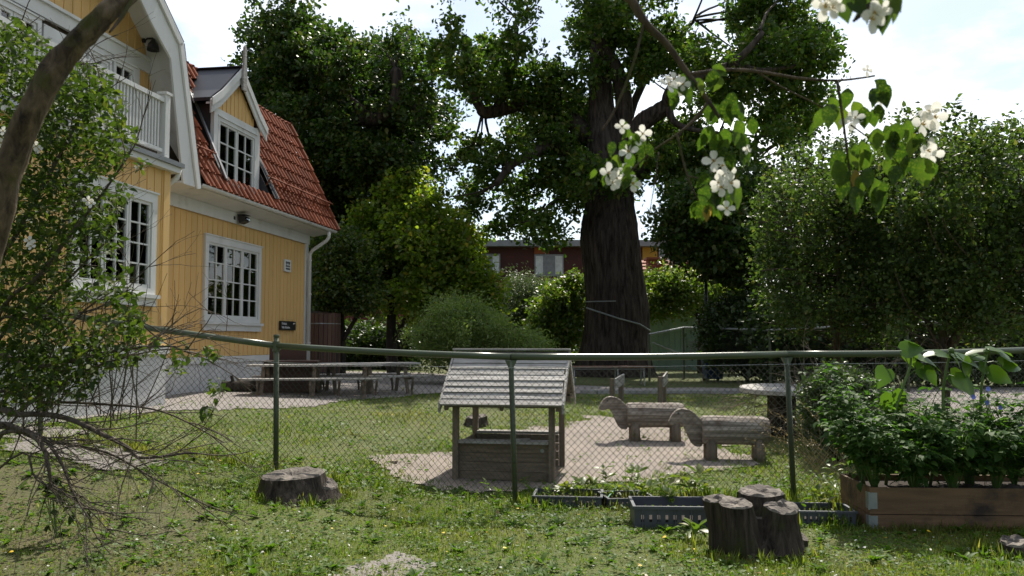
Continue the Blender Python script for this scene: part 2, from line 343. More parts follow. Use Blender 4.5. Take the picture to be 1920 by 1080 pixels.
M_twig = barkmat('twig_bark', (.135, .11, .085), (.045, .036, .028), scale=14, bump=.4)
M_dead = barkmat('dead_twig', (.30, .24, .18), (.13, .10, .07), scale=10, bump=.4)
M_gstem = mat('green_stem', (.10, .17, .04), (.08, .13, .03), rough=.5, rnd=.1)

# ------------------------------------------------------------------ ground, sheets on it
M_ground = mat('lawn_soil', (.095, .105, .028), (.070, .090, .020), rough=.95, scale=1.2, bump=.8, bscale=50, rnd=0, dirt=(.14, .12, .055), dscale=.8, dpos=(.55, .78))
M_sand = mat('trodden_sand', (.275, .235, .20), (.21, .18, .155), rough=.95, scale=2.2, bump=.7, bscale=55, rnd=0, dirt=(.25, .20, .155), dscale=1.1, dpos=(.55, .8))
M_gravel = mat('fine_gravel', (.28, .255, .235), (.21, .19, .178), rough=.95, scale=14, bump=.8, bscale=90, rnd=0, dirt=(.19, .17, .15), dscale=.9, dpos=(.52, .75))
M_kerb = mat('kerb_stone', (.42, .41, .39), (.33, .32, .31), rough=.9, scale=8, bump=.4, rnd=.1)

xs = np.concatenate([np.linspace(-400, -45, 8), np.linspace(-36, -8.5, 14), np.arange(-8, 8.01, .16), np.linspace(8.5, 36, 14), np.linspace(45, 400, 8)])
ys = np.concatenate([np.linspace(-120, -6, 8), np.linspace(-4, 2.8, 8), np.arange(3, 19.01, .16), np.linspace(20, 44, 14), np.linspace(55, 700, 10)])
GX, GY = np.meshgrid(xs, ys); GZ = gzv(GX.ravel(), GY.ravel())
V = np.stack([GX.ravel(), GY.ravel(), GZ], 1); nx = len(xs); ny = len(ys)
I = (np.arange(ny - 1)[:, None] * nx + np.arange(nx - 1)[None, :]).ravel()
g = link('ground', npmesh('ground', V, np.stack([I, I + 1, I + nx + 1, I + nx], 1), M_ground, True)); g['kind'] = 'structure'

def inpoly(px, py, poly):
    c = np.zeros(len(px), bool); n = len(poly)
    for i in range(n):
        x1, y1 = poly[i]; x2, y2 = poly[(i + 1) % n]
        if y1 == y2: continue
        k = ((y1 > py) != (y2 > py)) & (px < (x2 - x1) * (py - y1) / (y2 - y1) + x1); c ^= k
    return c
BARE = []
def sheet(name, pix, m, off, res=.07, jit=.12, keep=.05, kind='structure', world_pts=None):
    poly = world_pts or [tuple(gp(u, v))[:2] for u, v in pix]
    P = np.array(poly); x0, y0 = P.min(0); x1, y1 = P.max(0)
    ax = np.arange(x0 - .2, x1 + .2, res); ay = np.arange(y0 - .2, y1 + .2, res); X, Y = np.meshgrid(ax, ay); X = X.ravel(); Y = Y.ravel(); nx = len(ax)
    J = np.array([[noise.noise((a * 1.7, b * 1.7, 3)) + .6 * noise.noise((a * 5, b * 5, 9)), noise.noise((a * 1.7, b * 1.7, 7)) + .6 * noise.noise((a * 5, b * 5, 13))] for a, b in zip(X, Y)]) * jit
    ins = inpoly(X + J[:, 0], Y + J[:, 1], poly)
    Z = gzv(X, Y) + off
    I = np.arange(len(X)); ok = (I % nx < nx - 1) & (I // nx < len(ay) - 1); I = I[ok]
    q = np.stack([I, I + 1, I + nx + 1, I + nx], 1); q = q[ins[q].sum(1) >= 3]
    # keep only used vertices
    used = np.unique(q); mp_ = -np.ones(len(X), int); mp_[used] = np.arange(len(used))
    o = link(name, npmesh(name, np.stack([X, Y, Z], 1)[used], mp_[q], m, True)); o['kind'] = kind
    BARE.append((poly, jit, keep)); return o
sheet('sand_patch', [(690, 868), (760, 852), (850, 842), (960, 805), (1060, 800), (1090, 776), (1180, 788), (1290, 800), (1330, 838), (1400, 856), (1430, 866), (1370, 880), (1290, 890), (1180, 908), (1060, 915), (1000, 926), (900, 924), (800, 917), (730, 895)], M_sand, .012, jit=.30, keep=.10)
sheet('gravel_yard', [(60, 800), (200, 780), (330, 771), (450, 769), (590, 764), (650, 752), (720, 747), (850, 736), (1000, 738), (1100, 738), (1250, 739), (1400, 739), (1650, 745), (1780, 800), (2000, 830), (2000, 727), (1700, 727), (1400, 728), (1200, 728), (1070, 724), (950, 712), (800, 700), (600, 696), (300, 700), (0, 720)], M_gravel, .010, res=.1)
sheet('gravel_path', [(0, 790), (120, 805), (240, 842), (320, 866), (310, 880), (240, 888), (120, 866), (0, 856)], M_gravel, .016, res=.06, jit=.34, keep=.30)
sheet('worn_earth', [(640, 1045), (700, 1038), (770, 1050), (800, 1075), (780, 1110), (620, 1110), (640, 1070)], M_gravel, .008, res=.04, jit=.3, keep=.55)
M_litter = mat('shaded_soil', (.105, .090, .042), (.070, .075, .026), rough=.95, scale=3, bump=.9, bscale=45, rnd=0, dirt=(.06, .07, .02), dscale=1.6, dpos=(.5, .7))  # earth under the shrub, browned partly to stand in for the corner darkening
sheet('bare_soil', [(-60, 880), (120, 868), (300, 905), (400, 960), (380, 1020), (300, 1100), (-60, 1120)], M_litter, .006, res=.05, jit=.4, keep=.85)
kb = MB()
prev = None
for u in range(1090, 1421, 30):
    p = gp(u, 738.5)
    if prev is not None: kb.beam(prev + Vector((0, 0, .03)), p + Vector((0, 0, .03)), .10, .08)
    prev = p
struct('path_kerb', kb, M_kerb, False)

# ------------------------------------------------------------------ the yellow house (own frame: x along the wall away from us, y into the house)
TH = math.atan(255 / 1600); HO = Vector((-5.47, 16.5, 0)); HR = math.pi / 2 - TH
HM = Matrix.Translation(HO) @ Matrix.Rotation(HR, 4, 'Z')
house = thing('yellow_house', 'yellow board house with red tiled mansard roof, dormer and white balcony', 'house', HO, HR, world=False)
HW = lambda s, out, z: HM @ Vector((s, -out, z))

BW = .187
def boards(s0, s1, z0, z1, out, holes=(), top=None, bw=BW, parent=house, name='wall_board'):
    """upright boards on a wall plane, split round the holes (s0,s1,z0,z1); top(s) trims the upper end"""
    n = max(1, round((s1 - s0) / bw)); w = (s1 - s0) / n
    for i in range(n):
        a = s0 + i * w + .006; b = s0 + (i + 1) * w - .006; zt = (lambda s: min(z1, top(s))) if top else (lambda s: z1)
        spans = [(z0, None)]
        cut = [h for h in holes if h[0] < b - .02 and h[1] > a + .02]
        segs = []
        zc = z0
        for h in sorted(cut, key=lambda h: h[2]):
            segs.append((zc, h[2])); zc = h[3]
        segs.append((zc, None))
        for lo, hi in segs:
            ta, tb = (zt(a), zt(b)) if hi is None else (hi, hi)
            if max(ta, tb) - lo < .03: continue
            o = -(out + random.uniform(-.0012, .0012))
            m = MB().prism([(a, o, lo), (b, o, lo), (b, o, tb), (a, o, ta)], (0, .022, 0))
            # slim batten along the right edge of each board
            m.prism([(b - .022, o - .012, lo), (b + .004, o - .012, lo), (b + .004, o - .012, tb), (b - .022, o - .012, tb)], (0, .0118, 0))
            part(name, m, M_yellow, parent)
def slab(name, s0, s1, o0, o1, z0, z1, m, parent=house, **k):
    return part(name, MB().box(s0, s1, -o1, -o0, z0, z1), m, parent, **k)

WIN = (-1.03, 1.25, 1.77, 3.35)
# carcass (closed, set back from the boards), plinth
part('wall', MB().box(-12.5, 3.70, .03, 8.0, .2, 4.0), M_backing, house)
slab('plinth', -3.84, 3.80, -.3, .045, -.2, 1.00, M_plinth); slab('plinth_cap', -3.84, 3.80, -.02, .075, 1.00, 1.115, M_white)
boards(-3.84, 3.60, 1.12, 3.93, 0, [WIN])
slab('corner_board', 3.60, 3.78, -.05, .03, 1.12, 3.93, M_white)
slab('end_wall', 3.70, 3.76, -7.9, -.06, .2, 4.0, M_yellow)
# end gable
part('end_gable_wall', MB().prism([(3.70, .1, 4.0), (3.70, 8.0, 4.0), (3.70, 7.4, 6.6), (3.70, 4.05, 8.4), (3.70, .75, 6.6)], (.06, 0, 0)), M_yellow, house)

def window(s0, s1, z0, z1, out, sashes, cols, rows, cas=.11, sill=True, curtain=0.0, parent=house, deep=.22, name='window'):
    o = -out
    fr = MB()   # casing
    fr.box(s0, s0 + cas, o - .035, o + .05, z0, z1); fr.box(s1 - cas, s1, o - .035, o + .05, z0, z1)
    fr.box(s0 + cas, s1 - cas, o - .035, o + .05, z1 - cas * 1.1, z1); fr.box(s0 + cas, s1 - cas, o - .035, o + .05, z0, z0 + cas * .7)
    fr.box(s0 - .02, s1 + .02, o - .055, o + .0, z1, z1 + .025)
    w = part(name, fr, M_white, parent)
    if sill:
        part('window_sill', MB().box(s0 - .05, s1 + .05, o - .085, o + .02, z0 - .055, z0 - .004).box(s0 - .02, s1 + .02, o - .045, o - .002, z0 - .17, z0 - .056), M_white, w)
    a0, a1, b0, b1 = s0 + cas, s1 - cas, z0 + cas * .7, z1 - cas * 1.1
    sw = (a1 - a0) / sashes
    for k in range(sashes):
        x0 = a0 + k * sw + .006; x1 = a0 + (k + 1) * sw - .006; st = .042
        sb = MB().box(x0, x0 + st, o - .012, o + .035, b0, b1).box(x1 - st, x1, o - .012, o + .035, b0, b1).box(x0 + st, x1 - st, o - .012, o + .035, b0, b0 + st * 1.2).box(x0 + st, x1 - st, o - .012, o + .035, b1 - st, b1)
        part('sash', sb, M_white, w)
        ca, cb, cc, cd_ = x0 + st, x1 - st, b0 + st * 1.2, b1 - st
        pw = (cb - ca) / cols; ph = (cd_ - cc) / rows
        gb = MB()
        for i in range(1, cols): gb.box(ca + i * pw - .0125, ca + i * pw + .0125, o - .008, o + .03, cc, cd_)
        for j in range(1, rows):
            for i in range(cols):
                gb.box(ca + i * pw + (.0125 if i else 0), ca + (i + 1) * pw - (.0125 if i < cols - 1 else 0), o - .006, o + .028, cc + j * ph - .011, cc + j * ph + .011)
        part('glazing_bar', gb, M_white, w)
        for i in range(cols):
            for j in range(rows):
                tl = random.uniform(-.004, .004); t2 = random.uniform(-.004, .004)
                x, y = ca + i * pw + .004, ca + (i + 1) * pw - .004; q, r_ = cc + j * ph + .004, cc + (j + 1) * ph - .004
                part('pane', MB().prism([(x, o + .012 + tl, q), (y, o + .012 - tl, q), (y, o + .012 - tl + t2, r_), (x, o + .012 + tl + t2, r_)], (0, .004, 0)), M_glass, w)
        if curtain:
            cm = MB(); n = 14; cx = [ca - .01 + (cb - ca + .02) * i / n for i in range(n + 1)]
            vs = [(x, o + .035 + .014 * math.sin(i * 1.9), z) for z in (cd_ - (cd_ - cc) * curtain, cd_ + .02) for i, x in enumerate(cx)]
            cm.add(vs, [(i, i + 1, n + 2 + i, n + 1 + i) for i in range(n)]); part('curtain', cm, M_curtain, w)
    part('room_shade', MB().box(s0 + .02, s1 - .02, o + .06, o + .08, z0 + .02, z1 - .02), M_room, w)
    return w
window(*WIN, 0.02, 3, 2, 4, curtain=.27)

# eave, soffit, gutter and downpipe
part('soffit', MB().prism([(-2.2, -.50, 4.0), (-2.2, -.02, 3.92), (-2.2, -.02, 3.97), (-2.2, -.50, 4.05)], (6.28, 0, 0)), M_white, house)
slab('frieze_board', -3.84, 3.80, .024, .05, 3.70, 3.92, M_white)
gut = MB(); prof = [(.5 + .055 + .055 * math.cos(a), 4.055 + .055 * math.sin(a)) for a in [math.pi + math.pi * k / 6 for k in range(7)]]
prof2 = [(.5 + .055 + .049 * math.cos(a), 4.055 + .049 * math.sin(a)) for a in [2 * math.pi - math.pi * k / 6 for k in range(7)]]
gut.prism([(-2.18, -o, z) for o, z in prof + prof2], (6.32, 0, 0)); part('gutter', gut, M_white, house)
dp = MB().tube([(3.72, -.555, 3.99), (3.72, -.555, 3.86), (3.72, -.50, 3.78), (3.70, -.16, 3.55), (3.69, -.10, 3.45), (3.69, -.10, .55)], .042, 10)
part('downpipe', dp, M_white, house, True)
cl = MB()
for z in (1.35, 2.5, 3.3): cl.tube([(3.69, -.10, z), (3.69, -.10, z + .03)], .052, 10)
part('pipe_clamp', cl, M_white, house)

# mansard roof: lower slope out .5 -> -.70, z 4.03 -> 6.62; upper slope to the ridge
E0 = Vector((0, -.56, 4.07)); E1 = Vector((0, .68, 6.66)); UP = (E1 - E0); SL = UP.length; UPN = UP.normalized(); NRM = Vector((1, 0, 0)).cross(UPN) * 1
if NRM.y > 0: NRM = -NRM
RG = Vector((0, 4.05, 8.42)); UP2 = (RG - E1); SL2 = UP2.length
def roofM(s, t, base=E0, u=UPN, lift=.0):
    n_ = Vector((1, 0, 0)).cross(u); n_ = n_ if n_.z > 0 else -n_
    M = Matrix.Identity(4); o = Vector((s, 0, 0)) + base + u * t + n_ * lift
    for i in range(3): M[i][0] = (1, 0, 0)[i]; M[i][1] = u[i]; M[i][2] = n_[i]; M[i][3] = o[i]
    return M
DC = -.17      # dormer centre along the wall
DO = -.15      # y of the dormer face
zs_ = lambda y: 4.07 + (y + .56) / 1.24 * 2.59 - .05
rb = MB()
for a, b in ((-12.5, DC - .97), (DC + .97, 3.95)): rb.prism([(a, -.50, 4.06), (a, .72, 6.58), (a, 4.05, 8.34), (a, 7.4, 6.58), (a, 8.6, 4.06)], (b - a, 0, 0))
rb.prism([(DC - .97, DO + .14, 4.06), (DC - .97, DO + .14, zs_(DO + .14)), (DC - .97, .72, 6.58), (DC - .97, 4.05, 8.34), (DC - .97, 7.4, 6.58), (DC - .97, 8.6, 4.06)], (1.94, 0, 0))
rb.prism([(DC - .97, -.50, 4.06), (DC - .97, -.41, 4.24), (DC - .97, DO + .14, 4.24), (DC - .97, DO + .14, 4.06)], (1.94, 0, 0))
roof = part('roof', rb, M_backing, house)
TWd, TLn = .2065, .322
def tile_mb():
    m = MB(); prof = [(0, .012), (.028, .036), (.062, .046), (.098, .034), (.128, .010), (.165, .0), (.214, .006)]
    vs = []
    for y, z in ((-.03, .042), (TLn + .015, .002)):
        vs += [(x, y, p + z) for x, p in prof]
    vs += [(x, -.03, p + .012) for x, p in prof]
    n = len(prof); fs = [(i, i + 1, n + i + 1, n + i) for i in range(n - 1)] + [(2 * n + i, 2 * n + i + 1, i + 1, i) for i in range(n - 1)]
    return m.add(vs, fs)
tile_me = tile_mb().mesh('roof_tile', M_tile, False)
ncol = int((4.12 + 2.2) / TWd)
for r_ in range(9):
    for c in range(ncol):
        s = 4.10 - (c + 1) * TWd; t = r_ * TLn
        zc = E0.z + UPN.z * (t + TLn * .5)
        if abs(s + TWd / 2 - DC) < (1.10 if zc < 4.9 else 1.02) and 4.30 < zc < 5.6: continue
        if zc >= 5.6 and abs(s + TWd / 2 - DC) < 1.1 - (zc - 5.6) * 1.0: continue
        link('roof_tile', tile_me, roof, roofM(s, t, lift=random.uniform(.0, .006)) @ Matrix.Rotation(random.uniform(-.012, .012), 4, 'Z'))
# upper slope seen as a thin strip: joined
um = MB(); tb = tile_mb()
for r_ in range(int(SL2 / TLn) + 1):
    for c in range(ncol + 12):
        M = roofM(4.10 - (c + 1) * TWd, r_ * TLn, E1 + Vector((0, .02, .02)), UP2.normalized()); um.add([M @ Vector(p) for p in tb.v], tb.f)
part('upper_roof_tiles', um, M_tile, roof, kind='stuff')
# verge tiles at the far end, ridge tiles
vt = MB()
for k in range(9):
    a = roofM(4.16, k * TLn - .02, lift=.05) @ Vector((0, 0, 0)); b = roofM(4.16, (k + 1) * TLn + .03, lift=.035) @ Vector((0, 0, 0))
    part('verge_tile', MB().tube([a, b], [.075, .062], 8), M_tile, roof)
for k in range(11):
    a = roofM(4.16, k * TLn - .02, E1, UP2.normalized(), .05) @ Vector((0, 0, 0)); b = roofM(4.16, (k + 1) * TLn + .03, E1, UP2.normalized(), .035) @ Vector((0, 0, 0))
    part('verge_tile', MB().tube([a, b], [.075, .062], 8), M_tile, roof)
# snow guard rails
for dz in (0, 1):
    a = roofM(-2.2, .62, lift=.16 + .06 * dz) @ Vector((0, 0, 0))
    for x0, x1 in ((-2.15, -1.50), (.68, 4.15)):
        p = roofM(x0, .62 + .05 * dz, lift=.20 - .03 * dz).translation; q = roofM(x1, .62 + .05 * dz, lift=.20 - .03 * dz).translation
        part('snow_rail', MB().tube([p, q], .014, 6), M_tile, roof)
for s in (-2.0, -1.6, .8, 1.6, 2.4, 3.2, 4.0):
    part('rail_bracket', MB().beam(roofM(s, .55, lift=.02).translation, roofM(s, .68, lift=.22).translation, .03, .012, up=(1, 0, 0)), M_tile, roof)

# ---- dormer
dz0, dz1, dpk = 4.28, 5.72, 6.66
part('dormer_wall', MB().box(DC - .93, DC + .93, DO + .03, .6, dz0 - .1, dz1 + .05).prism([(DC - .93, DO + .03, dz1 + .05), (DC + .93, DO + .03, dz1 + .05), (DC, DO + .03, dpk - .16)], (0, 1.0, 0)), M_backing, house)
slab('dormer_cheek', DC - .96, DC - .932, -.55, .115, dz0 - .05, dz1 + .02, M_blackmetal); slab('dormer_cheek', DC + .932, DC + .96, -.55, .115, dz0 - .05, dz1 + .02, M_blackmetal)
for sg in (-1, 1):
    a = DC + sg * .93; b = DC + sg * .78
    slab('dormer_pilaster', min(a, b), max(a, b), .13, .20, dz0, dz1, M_white)
slab('dormer_lintel', DC - .78, DC + .78, .132, .195, dz1 - .16, dz1 - .02, M_white)
dw = window(DC - .78, DC + .78, dz0 + .05, dz1 - .165, .17, 2, 2, 3, cas=.07, sill=False)
part('dormer_apron', MB().prism([(DC - .96, -.50, 4.275), (DC - .96, DO - .03, 4.345), (DC - .96, DO - .03, 4.30), (DC - .96, -.50, 4.245)], (1.92, 0, 0)), M_zinc, house)
for sg in (-1, 1):
    x = DC + sg * .955; part('recess_side', MB().prism([(x, -.455, 4.25), (x, DO + .03, 4.25), (x, DO + .03, zs_(DO + .03) + .06), (x, -.455, 4.29)], (sg * .012, 0, 0)), M_blackmetal, house)
    lo, hi = roofM(0, .22, lift=.075), roofM(0, 2.02, lift=.075)
    P4 = [lo @ Vector((DC + sg * .95, 0, 0)), lo @ Vector((DC + sg * 1.10, 0, 0)), hi @ Vector((DC + sg * .97, 0, 0)), hi @ Vector((DC + sg * .95, 0, 0))]
    part('side_flashing', MB().prism(P4, (0, -.008, .004)), M_blackmetal, house)
    part('flashing', MB().beam(P4[1] + Vector((0, -.02, .01)), P4[2] + Vector((0, -.02, .01)), .05, .03), M_zinc, house)
boards(DC - .70, DC + .70, dz1 - .02, dpk, .162, top=lambda s: dpk - .20 - abs(s - DC) * .84, bw=.15, name='dormer_board')
hw = 1.13
for sg in (-1, 1):
    # roof slabs in black sheet with a kick at the eave
    pts = [(DC, dpk), (DC + sg * .78, 5.99), (DC + sg * hw, 5.75)]
    th_ = .05
    prof = [(x, -.22, z) for x, z in pts] + [(x, -.22, z + th_ * 1.25) for x, z in pts[::-1]]
    rs_ = part('dormer_roof', MB().prism(prof, (0, 2.1, 0)), M_blackmetal, house)
    # bargeboards: lower board and a slimmer upper one
    def strip(o, x0, w_, z_up, z_dn, nm):
        P = [(DC + sg * .0, dpk), (DC + sg * .78, 5.99), (DC + sg * (hw + .01), 5.745)]
        q = [(x, o, z + z_up) for x, z in P] + [(x, o, z - z_dn * (1 if i < 2 else .9)) for i, (x, z) in reversed(list(enumerate(P)))]
        part(nm, MB().prism(q, (0, w_, 0)), M_white, house)
    strip(-.255, 0, .03, .02, .25, 'bargeboard'); strip(-.282, 0, .024, .055, .10, 'verge_board')
    q = [(x, -.222, z - .03) for x, z in pts] + [(x, -.222, z - .06) for x, z in pts[::-1]]
    part('dormer_soffit', MB().prism(q, (0, .08, 0)), M_white, house)
part('finial', MB().prism([(DC + x, -.325, z + .10) for x, z in [(-.075, 6.15), (.075, 6.15), (.075, 6.5), (.05, 6.72), (.045, 7.0), (.0, 7.05), (-.045, 7.0), (-.05, 6.72), (-.075, 6.5)]], (0, .038, 0)), M_grey, house)
slab('dormer_ridge', DC - .06, DC + .06, -1.2, .28, dpk + .055, dpk + .075, M_blackmetal)
part('valley_flashing', MB().prism([(DC - hw - .02, .08, 5.70), (DC - .80, .36, 5.98), (DC - .86, .40, 6.18), (DC - hw - .06, .15, 5.86)], (0, -.012, .03)), M_zinc, house)

# ---- front gable with its gambrel overhang
GC = -6.3       # centre line of the gable
gp_out = [(-2.30, 3.95), (-2.94, 6.20), (-3.60, 6.72), (GC, 8.95)]      # outer edge, far half
def mirror(P): return P + [(2 * GC - s, z) for s, z in P[::-1][1:]]
GP = mirror(gp_out)
gin = mirror([(-2.77, 3.95), (-3.22, 5.86), (-3.78, 6.24), (GC, 8.34)])
for i in range(len(GP) - 1):
    (a, za), (b, zb) = GP[i], GP[i + 1]; (c, zc), (d, zd) = gin[i], gin[i + 1]
    part('bargeboard', MB().prism([(a, -.60, za), (b, -.60, zb), (d, -.60, zd), (c, -.60, zc)], (0, .035, 0)), M_white, house)
    v = Vector((b - a, 0, zb - za)); n_ = Vector((v.z, 0, -v.x)).normalized()
    if n_.dot(Vector((a - GC, 0, za - 5))) < 0: n_ = -n_
    A = Vector((a, -.64, za)); B = Vector((b, -.64, zb))
    part('verge_board', MB().prism([A - n_ * .10, B - n_ * .10, B + n_ * .02, A + n_ * .02], (0, .035, 0)), M_white, house)
    part('verge_metal', MB().prism([A + n_ * .022, B + n_ * .022, B + n_ * .04, A + n_ * .04], (0, 4.6 if i in (1, 2, 3, 4) else 1.0, 0)), M_blackmetal, house)
    A = Vector((a, -.56, za)) - n_ * .02; B = Vector((b, -.56, zb)) - n_ * .02
    part('gable_soffit', MB().prism([A, B, B - n_ * .03, A - n_ * .03], (0, .58, 0)), M_white, house)
part('soffit_end', MB().prism([(-2.32, -.565, 3.96), (-2.82, -.565, 3.96), (-2.82, 0, 3.88), (-2.32, 0, 3.88)], (0, 0, .03)), M_white, house)
gw = lambda s: (8.6 - (abs(s - GC)) * .85) if abs(s - GC) < 2.6 else (6.39 - (abs(s - GC) - 2.6) * 3.6)
part('gable_wall', MB().prism([(-2.50, .035, 3.9), (-2.62, .035, 5.5), (-2.95, .035, 6.22), (GC, .035, 8.75), (2 * GC + 2.95, .035, 6.22), (2 * GC + 2.62, .035, 5.5), (2 * GC + 2.50, .035, 3.9)], (0, 3.0, 0)), M_backing, house)
gtop = lambda s: min(8.70 - abs(s - GC) * .74, 6.2 + 2.3 * (3.36 - abs(s - GC)))
boards(GC - 3.6, -2.70, 5.98, 8.5, 0, top=gtop)
slab('belt_board', GC - 3.6, -2.66, -.01, .045, 5.74, 5.93, M_white); slab('belt_cap', GC - 3.6, -2.68, -.01, .085, 5.93, 5.975, M_white)
boards(-3.16, -2.62, 4.05, 5.74, 0)
slab('pilaster', -3.30, -3.16, -.01, .03, 4.05, 5.74, M_white)
window(-3.86, -3.30, 4.75, 5.70, .02, 1, 2, 3, cas=.05, sill=True)
slab('wall_panel', -4.55, -3.86, -.01, .022, 4.05, 5.74, M_white)
window(-4.45, -3.92, 4.85, 5.62, .026, 1, 2, 2, cas=.04, sill=False)
slab('wall_panel', -3.86, -3.30, -.01, .022, 4.05, 4.56, M_white)
dr = slab('balcony_door', -5.35, -4.62, -.01, .03, 4.05, 5.66, M_white)
part('door_panel', MB().box(-5.25, -4.72, -.042, -.0302, 5.12, 5.52).box(-5.25, -4.72, -.042, -.0302, 4.2, 4.95), M_white, dr)
window(-6.4, -5.42, 4.75, 5.68, .02, 2, 2, 3, cas=.07)
boards(-9.9, -6.42, 4.05, 5.74, 0)

# ---- ground floor bay under the balcony
BWN = (-6.02, -4.22, 2.06, 3.50)
part('bay_wall', MB().box(-11, -3.90, -.97, .0, .2, 4.0), M_backing, house)
slab('bay_plinth', -11, -3.86, .0, 1.03, -.2, 1.22, M_plinth); slab('plinth_cap', -11, -3.84, .97, 1.07, 1.22, 1.34, M_white)
boards(-10.9, -4.02, 1.34, 3.93, 1.0, [BWN]); slab('corner_board', -4.02, -3.86, .98, 1.03, 1.34, 3.93, M_yellow)
slab('bay_side_wall', -3.90, -3.86, 0, .97, 1.2, 3.95, M_yellow)
window(*BWN, 1.02, 3, 2, 4, cas=.12)
slab('balcony_floor', -11, -3.70, -.0, 1.16, 3.985, 4.05, M_zinc); slab('balcony_fascia', -11, -3.74, .95, 1.12, 3.90, 3.984, M_white)
part('balcony_downpipe', MB().tube([(-3.72, -1.08, 3.98), (-3.74, -1.06, 3.84), (-3.80, -.9, 3.70), (-3.83, -.75, 3.3), (-3.83, -.62, 1.4), (-3.83, -.62, .4)], .042, 8), M_white, house, True)
slab('balcony_post', -4.07, -3.95, .93, 1.05, 4.05, 5.02, M_white); slab('post_cap', -4.09, -3.93, .91, 1.07, 5.02, 5.06, M_white)
slab('handrail', -10.9, -4.07, .95, 1.03, 4.90, 4.965, M_white); slab('lower_rail', -10.9, -4.07, .965, 1.015, 4.16, 4.21, M_white)
s = -4.15
while s > -10.2:
    slab('baluster', s - .034, s, .978, 1.002, 4.21, 4.90, M_white); s -= .075
slab('handrail', -4.045, -3.975, .03, .93, 4.90, 4.965, M_white)

# lamps and signs
def barn_lamp(s, out, z, label, drop=0.0, rzadd=0.0, sc_=1.0):
    t = thing('wall_lamp', label, 'lamp', HW(s, out, z), HR + rzadd, group=None, world=False)
    part('wall_plate', MB().tube([(0, 0, 0), (0, -.03, 0)], .05 * sc_, 10), M_dark, t); part('arm', MB().tube([(0, -.03, 0), (0, -.10 * sc_, .03), (0, -.22 * sc_, .03), (0, -.24 * sc_, .0)], .014, 6), M_dark, t)
    part('lamp_shade', MB().lathe([(.035 * sc_, .02), (.05 * sc_, -.02), (.10 * sc_, -.06), (.125 * sc_, -.13), (.13 * sc_, -.17), (.122 * sc_, -.17), (.09 * sc_, -.07), (.02, -.04)], 14, (0, -.24 * sc_, 0)), M_dark, t, True)
    return t
barn_lamp(-3.10, .03, 6.22, 'dark metal barn lamp on the yellow gable beside the white bargeboard', sc_=.75)
t = barn_lamp(3.78, -.55, 3.45, 'dark metal barn lamp on the far end wall behind the white downpipe', rzadd=math.pi / 2)
t = thing('floodlight', 'black floodlight fixed under the white eave above the yellow wall', 'floodlight', HW(.22, .02, 3.80), HR, world=False)
part('bracket', MB().box(-.03, .03, -.062, -.03, -.02, .04), M_dark, t); h = part('lamp_housing', MB().prism([(-.11, -.06, .07), (-.11, -.20, .045), (-.11, -.21, -.04), (-.11, -.09, -.09)], (.22, 0, 0)).box(-.12, .12, -.215, -.06, .07, .085), M_dark, t)
part('lens', MB().box(-.09, .09, -.217, -.211, -.035, .035), M_glass, t); part('junction_box', MB().box(-.21, -.15, -.035, .0, -.03, .035), M_dark, t)

def text_obj(body, size, parent, loc, m, name='lettering', align='LEFT'):
    cu = bpy.data.curves.new(name, 'FONT'); cu.body = body; cu.size = size; cu.align_x = align; cu.extrude = .0015; cu.fill_mode = 'BOTH'; cu.materials.append(m)
    tmp = bpy.data.objects.new(name, cu); col.objects.link(tmp); bpy.context.view_layer.update(); me = bpy.data.meshes.new_from_object(tmp.evaluated_get(bpy.context.evaluated_depsgraph_get())); bpy.data.objects.remove(tmp)
    o = link(name, me); o.parent = parent; o.location = loc; o.rotation_euler = (math.pi / 2, 0, 0); return o
t = thing('name_sign', 'black name sign with two white lines of text low on the yellow wall', 'sign', HW(2.24, .012, 1.65), HR, world=False)
part('sign_board', MB().box(0, .80, -.045, -.0, 0, .20), M_sign, t)
text_obj('Förskola', .075, t, (.045, -.047, .118), M_signw); text_obj('Villa Ekbacken', .075, t, (.045, -.047, .035), M_signw); part('emblem', MB().box(.66, .70, -.047, -.0455, .135, .165).box(.71, .76, -.047, -.0455, .148, .162), M_signw, t)
t = thing('notice_plate', 'small white plate with black marks high on the yellow wall beside the corner', 'sign', HW(2.42, .012, 2.955), HR, world=False)
part('plate', MB().box(0, .33, -.035, 0, 0, .27), M_signw, t); mk = MB()
for i, x in enumerate((.05, .13, .21)): mk.box(x, x + .06, -.038, -.0352, .175, .225).box(x + (.0 if i != 1 else .02), x + .03, -.038, -.0352, .15, .17)
for x in (.05, .11, .17, .23): mk.box(x, x + .042, -.038, -.0352, .105, .14)

for x, w_ in ((.05, .035), (.095, .05), (.155, .03), (.195, .045), (.25, .025)): mk.box(x, x + w_, -.038, -.0352, .045, .082)
part('mark', mk, M_sign, t)
